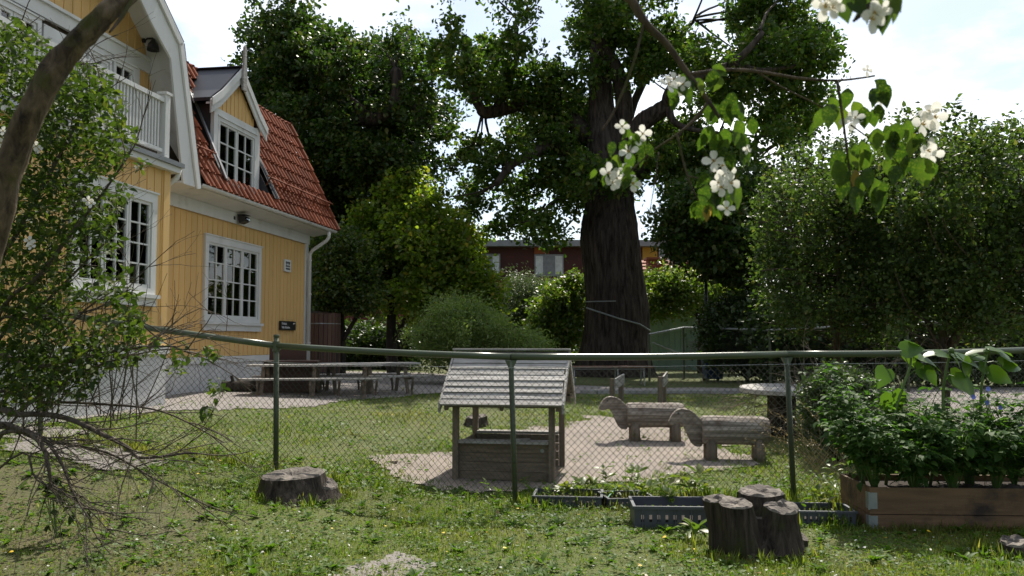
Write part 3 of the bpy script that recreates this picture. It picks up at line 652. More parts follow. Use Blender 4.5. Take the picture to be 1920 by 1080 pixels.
# ------------------------------------------------------------------ chain-link fence in front
rand = random.uniform
def netting(A, B, za0, za1, zb0, zb1, p=.031, h=.031, r=.0026):
    """diamond netting from A to B (plan), bottom/top heights at both ends; each wire zigzags upwards"""
    m_v = []; m_f = []
    A = np.array(A[:2]); B = np.array(B[:2]); D = B - A; Ln = np.linalg.norm(D); D = D / Ln; Nn = np.array([-D[1], D[0]])
    nw = int(Ln / p) + 1
    for k in range(nw):
        rows = int(((za1 - za0) * (1 - k / nw) + (zb1 - zb0) * k / nw) / h)
        j = np.arange(rows + 1); x = np.minimum(Ln, k * p + ((j + k) % 2) * p * 1.04)
        t = x / Ln; z0 = za0 + (zb0 - za0) * t; z1 = za1 + (zb1 - za1) * t
        z = z0 + (z1 - z0) * j / rows
        off = np.where(j % 2 == 0, r * .8, -r * .8)
        c = np.stack([A[0] + D[0] * x + Nn[0] * off, A[1] + D[1] * x + Nn[1] * off, z], 1)
        o = len(m_v) * 0
        ring = []
        for a in (0.3, 2.4, 4.5):
            ring.append(c + np.array([D[0] * math.cos(a) * r + Nn[0] * math.sin(a) * r, D[1] * math.cos(a) * r + Nn[1] * math.sin(a) * r, 0]))
        Vv = np.stack(ring, 1).reshape(-1, 3); base = sum(len(q) for q in m_v)
        i = np.arange(rows)
        for s_ in range(3):
            s2 = (s_ + 1) % 3
            m_f.append(base + np.stack([i * 3 + s_, i * 3 + s2, (i + 1) * 3 + s2, (i + 1) * 3 + s_], 1))
        m_v.append(Vv)
    return np.concatenate(m_v), np.concatenate(m_f)

posts = [at(-150, 560, 8.9), at(80, 583, 8.35), at(518, 648, 8.1), at(958, 669, 7.46), at(1475, 664, 7.76), at(1938, 656, 8.1), at(2420, 650, 8.5)]
ft = thing('chain_link_fence', 'green chain link fence with round top rail running across in front of the play yard', 'fence', (posts[3].x, posts[3].y, 0))
for i, p in enumerate(posts):
    g0 = gz(p.x, p.y); lean = -.045
    pm = MB()
    top = p.z + (.03 if i in (1, 2) else -.03)
    if i == 1 or i == 2:
        pm.tube([(p.x + .02, p.y, g0 - .2), (p.x, p.y, top + .05)], .025, 10).tube([(p.x, p.y, top + .05), (p.x, p.y, top + .075)], .028, 10)
        o = part('post', pm, M_green, ft, True)
        cm = MB()
        for q in (posts[i - 1], posts[i + 1]):
            d = (q - p).normalized(); cm.beam(p + d * .005 + Vector((0, 0, -.015)), p + d * .075, .035, .05)
        cm.tube([(p.x, p.y, p.z - .055), (p.x, p.y, p.z + .04)], .034, 10); part('clamp', cm, M_green, o)
    else:
        pm.tube([(p.x + .045, p.y, g0 - .2), (p.x, p.y, top)], .024, 10)
        o = part('post', pm, M_green, ft, True)
        d = (posts[i + 1] - posts[i - 1]) if 0 < i < 6 else Vector((1, 0, 0)); d.z = 0; d.normalize()
        w_ = .052; b = Vector((p.x, p.y, p.z - .030)); sd = MB().prism([b - d * w_ + Vector((0, -.02, 0)), b + d * w_ + Vector((0, -.02, 0)), b + d * .02 + Vector((0, -.02, -.07)), b - d * .02 + Vector((0, -.02, -.07))], (0, .04, 0))
        part('saddle', sd, M_green, o)
for i in range(len(posts) - 1):
    a, b = posts[i], posts[i + 1]
    pts = [a.lerp(b, t) + Vector((0, 0, -.012 * math.sin(math.pi * t))) for t in np.linspace(0, 1, 7)]
    part('top_rail', MB().tube(pts, .030, 12), M_green, ft, True)
    gap = [.19, .19, .16, .095, .09, .10, .1]
    za, zb = a.z - gap[i], b.z - gap[i + 1]
    V, Fc = netting(a, b, gz(a.x, a.y) + .02, za, gz(b.x, b.y) + .02, zb)
    V[:, 1] -= .03
    # slight sag and bulge so that the netting is not a plane
    for k in range(len(V)): V[k, 1] += .012 * noise.noise((V[k, 0] * 1.3, V[k, 2] * 2, 5)); V[k, 2] += .010 * noise.noise((V[k, 0] * 1.1, 3, 5))
    link('netting', npmesh('netting', V, Fc, M_wire), ft)
    part('tension_wire', MB().tube([(a.x, a.y - .03, za), ((a.x + b.x) / 2, (a.y + b.y) / 2 - .03, (za + zb) / 2 - .006), (b.x, b.y - .03, zb)], .0024, 5), M_galv, ft)
pm = MB()

# ------------------------------------------------------------------ playhouse
pl0 = gp(855, 902); pr0 = gp(1033, 905)
c = (pl0 + pr0) / 2; ry = R(-9)
ph = thing('playhouse', 'small grey wooden playhouse with plank roof on four posts behind the fence', 'playhouse', (c.x, c.y, min(pl0.z, pr0.z)), ry, world=False)
W2, DP = .485, 1.0
for x, y in ((-W2, 0), (W2, 0), (-W2, DP), (W2, DP)):
    part('post', MB().box(x - .03, x + .03, y - .03, y + .03, -.05, .74), M_greyv, ph)
for k in range(4):
    for y, zz in ((.035, 0), (DP - .035, .0)):
        part('wall_plank', MB().box(-W2 + .032, W2 - .032, y - .011 + rand(-.002, .002), y + .011, .02 + k * .09, .02 + k * .09 + .084), M_panel, ph)
    part('wall_plank', MB().box(-W2 - .011, -W2 + .011, .034, DP - .034, .02 + k * .09, .02 + k * .09 + .084), M_panel, ph)
part('counter', MB().box(-W2 + .032, W2 - .032, -.05, .11, .385, .412), M_grey, ph); part('counter', MB().box(-W2 + .032, W2 - .032, DP - .11, DP + .05, .385, .412), M_grey, ph)
part('floor_board', MB().box(-W2 + .04, W2 + .02, .06, DP - .06, .01, .035), M_panel, ph)
part('bench_board', MB().box(-W2 + .04, W2 - .05, DP - .34, DP - .14, .21, .235), M_panel, ph)
ev_y, ev_z, rd_z, oh = -.17, .735, 1.245, .115
for y in (0, DP): part('wall_plate', MB().box(-W2 - oh + .02, W2 + oh - .02, y - .035, y + .035, .74, .80), M_greyv, ph)
for sg in (0, 1):
    for x in (-W2 - oh + .045, 0, W2 + oh - .045):
        a = Vector((x, ev_y + .03, ev_z - .0)); b = Vector((x, DP / 2, rd_z - .03))
        if sg: a.y = DP - a.y
        part('rafter', MB().beam(a, b, .035, .05), M_greyv, ph)
    npk = 9; sl_ = Vector((0, DP / 2 - ev_y, rd_z - ev_z)); ln = sl_.length; u = sl_.normalized(); nr = Vector((0, -u.z, u.y)); wd = ln / npk + .018
    for k in range(npk):
        a = Vector((0, ev_y, ev_z)) + u * (k * ln / npk)
        j1, j2 = rand(-.006, .006), rand(-.004, .004)
        quad = [a + nr * (.058 + j2), a + nr * (.036 + j2), a + u * wd + nr * .028, a + u * wd + nr * .046]
        q = [Vector((-W2 - oh + j1, p.y + .0, p.z)) for p in quad]
        if sg: q = [Vector((p.x, DP - p.y, p.z)) for p in q]
        part('roof_plank', MB().prism(q, (2 * (W2 + oh) + rand(-.006, .006), 0, 0)), M_grey, ph)
    for x in (-W2 - oh - .022, W2 + oh + .004):
        P = [Vector((x, ev_y - .02, ev_z - .04)), Vector((x, DP / 2, rd_z - .035)), Vector((x, DP / 2, rd_z + .065)), Vector((x, ev_y - .02, ev_z + .055))]
        if sg: P = [Vector((p.x, DP - p.y, p.z)) for p in P]
        part('bargeboard', MB().prism(P, (.02, 0, 0)), M_grey, ph)
part('ridge_board', MB().box(-W2 - oh - .02, W2 + oh + .03, DP / 2 - .075, DP / 2 + .02, rd_z + .062, rd_z + .080), M_grey, ph)
part('knot_plug', MB().tube([(W2 - .10, .024, .315), (W2 - .10, .0195, .315)], .020, 12), M_galv, ph)
solo_loc = ph.location
# folded sheet of paper lying on the counter
bb = MB().box(-.10, .10, -.05, .05, 0, .012, Matrix.Translation(Vector((.16, .04, .415))) @ Matrix.Rotation(.2, 4, 'Z'))
phm = Matrix.Translation(ph.location) @ Matrix.Rotation(ry, 4, 'Z'); bb.v = [tuple(phm @ Vector(p)) for p in bb.v]
solo('wood_offcut', bb, M_grey, 'small flat offcut of pale wood lying on the playhouse counter', 'offcut', loc=tuple(phm @ Vector((.16, .04, .415))))

# ------------------------------------------------------------------ wooden play horses
def horse(u, v, label, rz, scl=1.0):
    p = gp(u, v)
    t = thing('wooden_horse', label, 'play horse', p, rz, 'wooden log horses', world=False)
    rr = .165 * scl; zc = .335 * scl; x0, x1 = -.34 * scl, .42 * scl
    m = MB(); n = 44; prof = []
    xsn = [x0, x0 + .02, x0 + .15, x0 + .3, x0 + .45, x0 + .6, x1 - .07, x1 - .03, x1]; rs = [.93, 1, 1.02, 1.0, .99, 1.01, .99, .93, .82]
    vs = []
    for i, x in enumerate(xsn):
        for k in range(n):
            a = 2 * math.pi * k / n; r = rr * rs[i] * (1 + .06 * noise.noise((x * .8, math.cos(a) * 2.0, math.sin(a) * 2.0 + u)) + .035 * noise.noise((x * .6, math.cos(a) * 6, math.sin(a) * 6)) - .05 * (abs(noise.noise((x * .4, math.cos(a) * 5 + 3, math.sin(a) * 5))) < .05))
            vs.append((x, math.cos(a) * r, zc + math.sin(a) * r))
    fs = [(i * n + k, (i + 1) * n + k, (i + 1) * n + (k + 1) % n, i * n + (k + 1) % n) for i in range(len(xsn) - 1) for k in range(n)]
    m.add(vs, fs + [tuple(range(n)), tuple((len(xsn) - 1) * n + k for k in range(n))[::-1]]); part('body', m, M_log, t, True)
    # shaped head board
    o2 = [(-.335, .50), (-.37, .545), (-.42, .60), (-.47, .635), (-.545, .655), (-.60, .645), (-.645, .61), (-.685, .55), (-.715, .475), (-.70, .445), (-.665, .432), (-.62, .455), (-.585, .465), (-.555, .44), (-.525, .36), (-.49, .27), (-.46, .20), (-.42, .155), (-.36, .145), (-.335, .16)]
    hb = MB().prism([(x * scl, -.045, (.145 + (z - .145) * .86) * scl) for x, z in o2], (0, .09, 0)); h = part('head', hb, M_log, t)
    bv = h.modifiers.new('edge', 'BEVEL'); bv.width = .012; bv.segments = 2; bv.limit_method = 'ANGLE'
    part('eye', MB().tube([(-.60 * scl, -.046, .525 * scl), (-.60 * scl, -.049, .525 * scl)], .012, 8), M_dark, h)
    for x in (x0 + .10, x1 - .12):
        for sy in (-1, 1):
            part('leg', MB().tube([(x, sy * .10, -.06), (x + rand(-.01, .01), sy * .085, zc - .09)], [.068 * scl, .062 * scl], 12), M_greyv, t, True)
    return t
horse(1372, 862, 'pale log horse nearest the fence, its head board turned to the log behind', R(-6))
horse(1224, 826, 'pale log horse farther from the fence, beside the playhouse', R(-2), .98)

# ------------------------------------------------------------------ round table, hurdles, stump seats
p = gp(1466, 815); t = thing('round_table', 'round grey table top on a thick log pedestal beside the small bush', 'table', p, 0, world=False); t.rotation_euler = (R(2.5), 0, 0)
part('pedestal', MB().lathe([(.20, -.05), (.19, .1), (.185, .35), (.19, .585)], 18, fn=lambda a, i, r: r * (1 + .05 * noise.noise((math.cos(a) * 2, math.sin(a) * 2, i)))), M_bark, t, True)
tt = part('tabletop', MB().lathe([(.54, .575), (.55, .58), (.55, .63), (.54, .64)], 40), M_grey, t); 
part('tabletop_grain', MB().box(-.5, .5, -.002, .002, .6402, .6412).box(-.45, .45, .24, .243, .6402, .6412).box(-.45, .45, -.243, -.24, .6402, .6412), M_backing, tt)
def hurdle(u, v, rz, label, hh=.42, L_=.42):
    p = gp(u, v); t = thing('hurdle', label, 'hurdle', p, rz, 'low board hurdles', world=False)
    for x in (0, L_): part('post', MB().box(x - .035, x + .035, -.035, .035, -.1, hh + (.05 if x else 0)), M_greyv, t)
    part('board', MB().prism([(0, -.04, hh - .17), (L_, -.04, hh - .11), (L_, -.04, hh + .07), (0, -.04, hh + .0)], (0, -.025, 0)), M_grey, t)
hurdle(1148, 757, R(62), 'low weathered board hurdle between two posts behind the log horse, nearer the playhouse', .42)
hurdle(1238, 764, R(70), 'low weathered board hurdle between two posts directly behind the gap between both log horses', .50, .36)

# bench in front of the oak
p = gp(1140, 722); bt = thing('metal_frame_bench', 'long low bench with brown slats on a grey steel frame before the giant oak', 'bench', p, R(3), world=False)
for k in range(3): part('slat', MB().box(-1.05, 1.05, -.2 + k * .14, -.2 + k * .14 + .12, .40, .435), mat('bench_slat', (.22, .10, .055), (.16, .075, .04), rough=.6, scale=5, stretch=(.2, 1, 1)) if k == 0 else bpy.data.materials['bench_slat'], bt)
for x in (-.8, .2, .8):
    part('leg_frame', MB().tube([(x, -.2, -.02), (x, -.16, .385), (x, .16, .385), (x, .2, -.02)], .018, 8), M_galv, bt)
part('stretcher', MB().tube([(-.8, -.16, .37), (.8, -.16, .37)], .014, 8), M_galv, bt)

# ------------------------------------------------------------------ picnic tables by the house
def picnic(u, v, rz, label, Ln=2.3, hh=.55):
    p = gp(u, v); t = thing('picnic_table', label, 'picnic table', p, rz, 'picnic tables in front of the house', world=False)
    for k in range(4): part('table_plank', MB().box(-Ln / 2, Ln / 2, -.28 + k * .142, -.28 + k * .142 + .134, hh - .032, hh), M_grey, t)
    for sy in (-1, 1):
        for k in range(2): part('bench_plank', MB().box(-Ln / 2 - .05, Ln / 2 + .05, sy * .60 - .115 + k * .118, sy * .60 - .115 + k * .118 + .112, .30, .33), M_grey, t)
    for x in (-Ln / 2 + .28, 0, Ln / 2 - .28):
        f = MB()
        for sy in (-1, 1):
            f.beam((x, sy * .16, hh - .034), (x, -sy * .02 + sy * .42, -.02), .035, .06, up=(1, 0, 0))
            f.tube([(x, sy * .66, .298), (x, sy * .70, .22), (x, sy * .62, .06), (x, sy * .66, -.02)], .022, 6)
        f.box(x - .02, x + .02, -.66, .66, .255, .298); f.box(x - .02, x + .02, -.25, .25, hh - .075, hh - .034)
        part('leg_frame', f, M_greyv, t)
    return t
picnic(592, 742, R(5), 'grey picnic table with long benches nearest the yellow wall')
picnic(688, 736, R(24), 'grey picnic table with long benches at the far end beside the white downpipe', 1.9)
# brown box with an open lid
p = gp(540, 737) + Vector((0, .25, 0)); bx = thing('storage_box', 'dark brown wooden storage box with raised lid against the plinth behind the picnic table', 'box', p, R(8), world=False)
for k in range(4): part('side_board', MB().box(-.46, .46, -.30, -.275, .01 + k * .135, .01 + k * .135 + .13), M_brown, bx)
for x in (-.46, .435): part('end_panel', MB().box(x, x + .025, -.274, .30, .01, .55), M_brown, bx)
part('rear_panel', MB().box(-.43, .43, .275, .30, .01, .55), M_brown, bx); part('seat_board', MB().box(-.48, .48, -.32, .30, .551, .575), M_brown, bx)
part('lid', MB().box(-.42, .24, .12, .15, .58, .83), M_brown, bx)
# logs by the plinth
for i, (u, v, L_, r_, a, lab) in enumerate([(462, 735, .85, .105, 8, 'longest bark covered log lying by the plinth, its orange cut end forward'), (447, 722, .5, .09, -4, 'shorter dark log lying behind the long log with the orange cut end')]):
    p = gp(u, v); p.z += r_ * .9; d = Vector((math.cos(R(a)), math.sin(R(a)), .02)) * L_ / 2
    t = thing('log', lab, 'log', p, 0, 'logs by the house plinth')
    part('bark', MB().tube([p - d, p - d * .3, p + d * .4, p + d], [r_, r_ * 1.05, r_ * .97, r_ * .95], 14, wob=.12, seed=i), M_bark, t, True)
    part('cut_face', MB().tube([p - d * 1.012, p - d * .999], r_ * .93, 14), M_cutred, t)
    if i == 0: part('branch_stub', MB().tube([p - d * .5, p - d * .62 + Vector((0, 0, r_ * 2.0))], [.035, .028], 8), M_bark, t, True)
# round slatted hut behind the house end and the black railing
p = at(597, 700, 22.2); p.z = gz(p.x, p.y); M_slat = mat('slat_stain', (.15, .082, .055), (.10, .055, .038), rough=.75, scale=5, stretch=(1, 1, .1), bump=.3, rnd=.18)
ht = thing('slatted_tower', 'round brown tower of upright slats half hidden behind the house corner', 'tower', p, 0, world=False)
for k in range(30):
    a = 2 * math.pi * k / 30; zt = 1.62 + .0 * math.cos(a)
    M = Matrix.Rotation(a, 4, 'Z'); part('slat', MB().box(.515, .55, -.051, .051, 0, zt + rand(-.01, .01), M), M_slat, ht)
part('core', MB().lathe([(.51, 0), (.51, 1.58), (.3, 1.66), (.02, 1.70)], 24), M_backing, ht)
part('hoop', MB().lathe([(.551, 1.34), (.556, 1.345), (.556, 1.36), (.551, 1.365)], 30), M_galv, ht)
a_ = at(560, 652, 21.0); b_ = at(632, 658, 21.2); rl = thing('black_railing', 'low black steel railing before the round slatted tower', 'railing', (a_.x, a_.y, gz(a_.x, a_.y)))
g0 = gz(a_.x, a_.y); part('top_bar', MB().tube([a_, b_ - Vector((.06, 0, 0)), b_ + Vector((0, 0, -.06)), Vector((b_.x, b_.y, g0))], .022, 8), M_dark, rl); part('lower_bar', MB().tube([(a_.x, a_.y, g0 + .15), (b_.x, b_.y, g0 + .15)], .014, 6), M_dark, rl)
for k in range(1, 12):
    q = a_.lerp(b_, k / 12.5); part('bar', MB().tube([(q.x, q.y, g0 + .15), (q.x, q.y, q.z)], .009, 6), M_dark, rl)
# wooden spring board sign seen over the playhouse shoulder
p = gp(858, 712); sb = thing('rocking_board', 'rounded tan board standing on the gravel behind the playhouse', 'play board', p, R(4), world=False)
part('board', MB().prism([(-.22, 0, .04), (.55, 0, .04), (.55, 0, .36), (.30, 0, .43), (0, 0, .42), (-.16, 0, .34), (-.24, 0, .2)], (0, .06, 0)), M_panel, sb)
for x in (0, .4): part('foot', MB().box(x - .04, x + .04, -.15, .21, -.03, .039), M_greyv, sb)
# log stub and stump inside the yard
p = gp(738, 870); t = thing('wood_piece', 'short pale piece of round wood lying on the sand by the fence', 'wood piece', p, 0)
part('bark', MB().tube([p + Vector((-.035, .04, .02)), p + Vector((.03, -.035, .02))], .02, 10), mat('pale_wood', (.5, .42, .30), (.40, .33, .23), rough=.8, scale=12), t, True)
part('cut_face', MB().tube([p + Vector((.03, -.035, .02)), p + Vector((.0315, -.0365, .02))], .0185, 10), M_cut, t)

def stump_stem(base, top, r0, r1, seed, sides=44, flare=1.0, tilt=(0, 0)):
    """ribbed trunk piece with a cut top; returns (side mesh, top mesh)"""
    base = Vector(base); top = Vector(top); n = 9; m = MB(); rings = []
    for i in range(n):
        t = i / (n - 1); c = base.lerp(top, t); r = r1 + (r0 - r1) * (1 - t) ** 1.5 * 1.0 if flare else r1
        ring = []
        for k in range(sides):
            a = 2 * math.pi * k / sides; cx, cy = math.cos(a), math.sin(a)
            rr = r * (1 + .13 * noise.noise((cx * 1.3 + seed, cy * 1.3, t * 1.2)) + .085 * noise.noise((cx * 3.6 + seed, cy * 3.6, t * 1.2)) + .035 * noise.noise((cx * 9 + seed, cy * 9, t * 2)) + flare * .42 * (1 - t) ** 2 * noise.noise((cx * 2.4 + seed, cy * 2.4, 7)))
            ring.append(Vector((c.x + cx * rr, c.y + cy * rr, c.z + t * (cx * tilt[0] + cy * tilt[1]) * r1)))
        rings.append(ring)
    vs = [p for r in rings for p in r]; fs = [(i * sides + k, i * sides + (k + 1) % sides, (i + 1) * sides + (k + 1) % sides, (i + 1) * sides + k) for i in range(n - 1) for k in range(sides)]
    m.add(vs, fs); f = MB(); last = rings[-1]; c = sum(last, Vector()) / sides
    vs = []
    for fr in (1.0, .93, .75, .55, .35, .18, .06):
        for k, p in enumerate(last):
            a = 2 * math.pi * k / sides; q = c.lerp(p, fr); q.z += (.010 if fr < .95 else 0) + .016 * noise.noise((q.x * 22, q.y * 22, seed)) * (fr < .95) - (.018 * max(0, noise.noise((math.cos(a) * 3.5, math.sin(a) * 3.5, seed + 2))) * (fr < .9)) - (.02 if fr < .2 else 0)
            vs.append(q)
    f.add(vs, [(i * sides + k, i * sides + (k + 1) % sides, (i + 1) * sides + (k + 1) % sides, (i + 1) * sides + k) for i in range(6) for k in range(sides)] + [tuple(6 * sides + k for k in range(sides))])
    return m, f
def stump(name, label, stems, group, loc):
    t = thing(name, label, 'stump', loc, 0, group)
    for (b, tp, r0, r1, sd, fl, tl) in stems:
        m, f = stump_stem(b, tp, r0, r1, sd, flare=fl, tilt=tl); s_ = part('stem', m, M_stump, t, True); part('cut_face', f, M_cut, s_)
    return t
# cluster of four cut stems
q0 = gp(1415, 1040)
Yc = q0.y + .12
def st(u, v, dy, bu, bdy, r0, r1, sd, fl=.6, tl=(0, 0)):
    tp = at(u, v, Yc + dy); b = at(bu, 1040, Yc + bdy); b.z = q0.z - .08; return (b, tp, r0, r1, sd, fl, tl)
stump('stump_cluster', 'big dark stump of four fused cut stems beside the grey crate', [
    st(1427, 922, .08, 1428, .02, .30, .152, 1.3, .6, (.02, .06)), st(1345, 936, -.02, 1380, 0, .17, .100, 4.1, .35, (.05, .05)), st(1379, 944, -.15, 1395, -.08, .19, .108, 7.7, .4, (0, .15)),
    st(1465, 950, -.12, 1452, -.06, .25, .110, 9.2, .6, (-.05, .28)), st(1488, 998, -.02, 1470, -.02, .20, .095, 12.5, .7, (-.4, .2)), st(1422, 968, -.03, 1422, -.05, .34, .10, 15.5, .6, (0, 0))], 'cut tree stumps', q0)
q1 = gp(560, 932)
stump('tree_stump', 'wide low flat topped stump in front of the fence post at the left', [
    ((q1.x - .03, q1.y + .02, q1.z - .05), at(549, 889, q1.y + .05), .36, .255, 3.3, 1.0, (.03, .05)), ((q1.x + .2, q1.y + .02, q1.z - .06), (q1.x + .19, q1.y + .05, q1.z + .11), .22, .12, 5.9, 1.2, (-.3, .2))], 'cut tree stumps', q1)
q2 = gp(1900, 1042)
stump('tree_stump', 'small broken stump at the foot of the raised bed', [((q2.x, q2.y, q2.z - .05), (q2.x + .01, q2.y, q2.z + .09), .13, .085, 8.8, 1.0, (.1, .2)), ((q2.x - .05, q2.y - .03, q2.z - .05), (q2.x - .05, q2.y - .03, q2.z + .04), .09, .05, 2.8, 1.0, (.3, .2))], 'cut tree stumps', q2)
q3 = gp(893, 797)
stump('tree_stump', 'small stump on the grass seen through the playhouse opening', [((q3.x, q3.y, q3.z - .05), (q3.x, q3.y, q3.z + .12), .22, .15, 6.1, 1.0, (.1, .1))], 'cut tree stumps', q3)

# ------------------------------------------------------------------ plastic crates
def crate(u, v, w, d, h, rz, m, label, slots=True):
    p = gp(u, v); t = thing('plastic_crate', label, 'crate', p, rz, 'plastic growing crates', world=False); th = .008
    def wall(x0, x1, y0, y1, nm='crate_side', long_=True):
        mb = MB(); mb.box(x0, x1, y0, y1, .0, h * .30); mb.box(x0, x1, y0, y1, h * .62, h * .86)
        if slots and long_:
            n = 10; ww = (x1 - x0) / n
            for i in range(n): mb.box(x0 + i * ww + (.0 if i == 0 else ww * .18), x0 + (i + 1) * ww - (0 if i == n - 1 else ww * .18), y0, y1, h * .30, h * .62)
        else: mb.box(x0, x1, y0, y1, h * .30, h * .62)
        part(nm, mb, m, t)
    wall(0, w, 0, th); wall(0, w, d - th, d); wall(0, th, th, d - th, 'crate_end', False); wall(w - th, w, th, d - th, 'crate_end', False)
    rm = MB().box(-.012, w + .012, -.012, th + .002, h * .86, h).box(-.012, w + .012, d - th - .002, d + .012, h * .86, h).box(-.012, th + .002, th + .002, d - th - .002, h * .86, h).box(w - th - .002, w + .012, th + .002, d - th - .002, h * .86, h)
    for x in np.linspace(.06, w - .06, 5): rm.box(x - .004, x + .004, -.010, -.0005, h * .1, h * .86)
    part('rim', rm, m, t)
    part('soil', MB().box(th, w - th, th, d - th, .01, h * .42), M_soil, t)
    return t
crate(1190, 992, .60, .40, .17, R(-3), M_crate, 'grey slotted crate of seedlings beside the stump cluster')
crate(1000, 948, .58, .38, .085, R(-7), M_crate, 'shallow dark crate of green seedlings by the middle fence post')
crate(1142, 954, .40, .36, .085, R(8), M_crate, 'shallow crate of weeds wedged between the dark and the grey slotted crates')
crate(1500, 985, .42, .34, .11, R(-4), M_crate, 'low dark crate in the weeds between stump cluster and raised bed')
p = gp(1140, 950); solo('plant_stick', MB().beam(p + Vector((0, 0, .075)), p + Vector((.13, .36, .12)), .012, .012), M_gcrate, 'bright green plastic stick lying across two crates', 'stick', loc=tuple(p))

# ------------------------------------------------------------------ raised bed
p = gp(1632, 992); BX, BY, BZ = p.x, p.y, p.z - .01
rbx = thing('raised_bed', 'raised garden bed of two stacked brown plank frames with steel corner hinges', 'raised bed', p, R(-3), world=False)
bw_, bd_ = 1.75, .66
for k, (z0, z1) in enumerate(((-.03, .105), (.111, .305))):
    part('plank', MB().box(0, bw_, 0, .022, z0, z1), M_bed, rbx); part('plank', MB().box(0, bw_, bd_ - .022, bd_, z0, z1), M_bed, rbx)
    part('plank', MB().box(-.002, .02, .024, bd_ - .024, z0, z1), M_bed, rbx); part('plank', MB().box(bw_ - .02, bw_ + .002, .024, bd_ - .024, z0, z1), M_bed, rbx)
    zc = (z0 + z1) / 2; hg = MB().box(-.006, .055, -.004, -.0005, zc - .06, zc + .06).box(-.006, -.0025, -.004, .07, zc - .06, zc + .06).tube([(-.008, -.006, zc - .065), (-.008, -.006, zc + .065)], .008, 6)
    for zz in (-.04, 0, .04): hg.tube([(.035, -.006, zc + zz), (.035, -.004, zc + zz)], .006, 6)
    part('corner_hinge', hg, M_galv, rbx)
part('soil', MB().box(.02, bw_ - .02, .022, bd_ - .022, .0, .26), M_soil, rbx)
solo('steel_bar', MB().beam(gp(1555, 968) + Vector((0, 0, .05)), gp(1600, 978) + Vector((0, 0, .05)), .03, .02), M_galv, 'loose steel bar on the grass at the corner of the raised bed', 'bar', loc=tuple(gp(1575, 972)))

# ------------------------------------------------------------------ background: far fence, shed, lamp post, bin, buildings
fp = [at(1217, 627, 21.5), at(1282, 614, 23.0), at(1443, 619, 18.5), at(1700, 606, 16.8), at(1940, 596, 15.5)]
bf = thing('far_fence', 'grey green chain link fence with top rail behind the giant oak', 'fence', (fp[2].x, fp[2].y, gz(fp[2].x, fp[2].y)))
for i, q in enumerate(fp):
    part('post', MB().tube([(q.x, q.y, gz(q.x, q.y) - .1), (q.x, q.y, q.z)], .03, 8), M_green, bf)
    if i: 
        part('top_rail', MB().tube([fp[i - 1], q], .026, 8), M_galv, bf)
        V, Fc = netting(fp[i - 1], q, gz(*fp[i - 1][:2]) + .02, fp[i - 1].z - .05, gz(*q[:2]) + .02, q.z - .05, p=.038, h=.038, r=.0022)
        link('netting', npmesh('netting', V, Fc, M_wire), bf)
part('brace', MB().tube([at(1222, 642, 21.5), at(1286, 668, 22.8)], .02, 6), M_galv, bf)
M_shed = mat('pale_green_paint', (.30, .40, .34), (.25, .34, .29), rough=.7, scale=3, rnd=.06)
p = at(1285, 700, 30); p.z = gz(p.x, p.y); sh = thing('garden_shed', 'pale green board shed under the trees behind the far fence', 'shed', p, R(-20), world=False)
part('core', MB().box(-1.3, 1.2, .05, 2.2, 0, 2.0), M_backing, sh)
for k in range(13): part('wall_board', MB().box(-1.32 + k * .195, -1.32 + k * .195 + .185, 0, .045, 0, 2.0), M_shed, sh)
part('roof', MB().prism([(-1.6, -.3, 2.0), (-1.6, 2.5, 2.35), (-1.6, 2.5, 2.45), (-1.6, -.3, 2.1)], (3.1, 0, 0)), M_blackmetal, sh)
wv = part('vent', MB().box(.1, .8, -.03, .0, .5, 1.1), M_shed, sh)
for k in range(5): part('louvre', MB().box(.14, .76, -.045, -.031, .55 + k * .1, .55 + k * .1 + .06), M_zinc, wv)
p = at(1326, 690, 22.6); g0 = gz(p.x, p.y); lp = thing('lamp_post', 'black lamp post with bell shade standing among the trees right of the giant oak', 'street lamp', (p.x, p.y, g0))
part('pole', MB().tube([(p.x, p.y, g0 - .1), (p.x, p.y, at(1326, 478, 22.6).z)], [.055, .04], 10), M_dark, lp, True)
q = at(1332, 472, 22.6); part('lamp_shade', MB().lathe([(.05, .06), (.14, .03), (.15, -.05), (.24, -.18), (.22, -.18), (.02, -.05)], 18, tuple(q)), M_dark, lp, True); part('arm', MB().tube([at(1326, 478, 22.6), q + Vector((0, 0, .06))], .03, 8), M_dark, lp)
M_blue = mat('blue_plastic', (.02, .06, .22), rough=.4, scale=3)
p = at(1337, 706, 22.0); p.z = gz(p.x, p.y); bn = thing('blue_bin', 'blue wheeled bin in the shade behind the far fence', 'bin', p, 0, world=False)
part('bin_body', MB().add([(-.2, -.2, .05), (.2, -.2, .05), (.2, .2, .05), (-.2, .2, .05), (-.26, -.27, .60), (.26, -.27, .60), (.26, .27, .60), (-.26, .27, .60)], [(3, 2, 1, 0), (0, 1, 5, 4), (1, 2, 6, 5), (2, 3, 7, 6), (3, 0, 4, 7)]), M_blue, bn); part('lid', MB().prism([(-.28, -.30, .60), (-.28, .30, .60), (-.28, .30, .66), (-.28, .1, .69), (-.28, -.30, .63)], (.56, 0, 0)), M_blue, bn)
for x in (-.18, .18): part('wheel', MB().tube([(x - .03, .24, .07), (x + .03, .24, .07)], .07, 12), M_dark, bn)

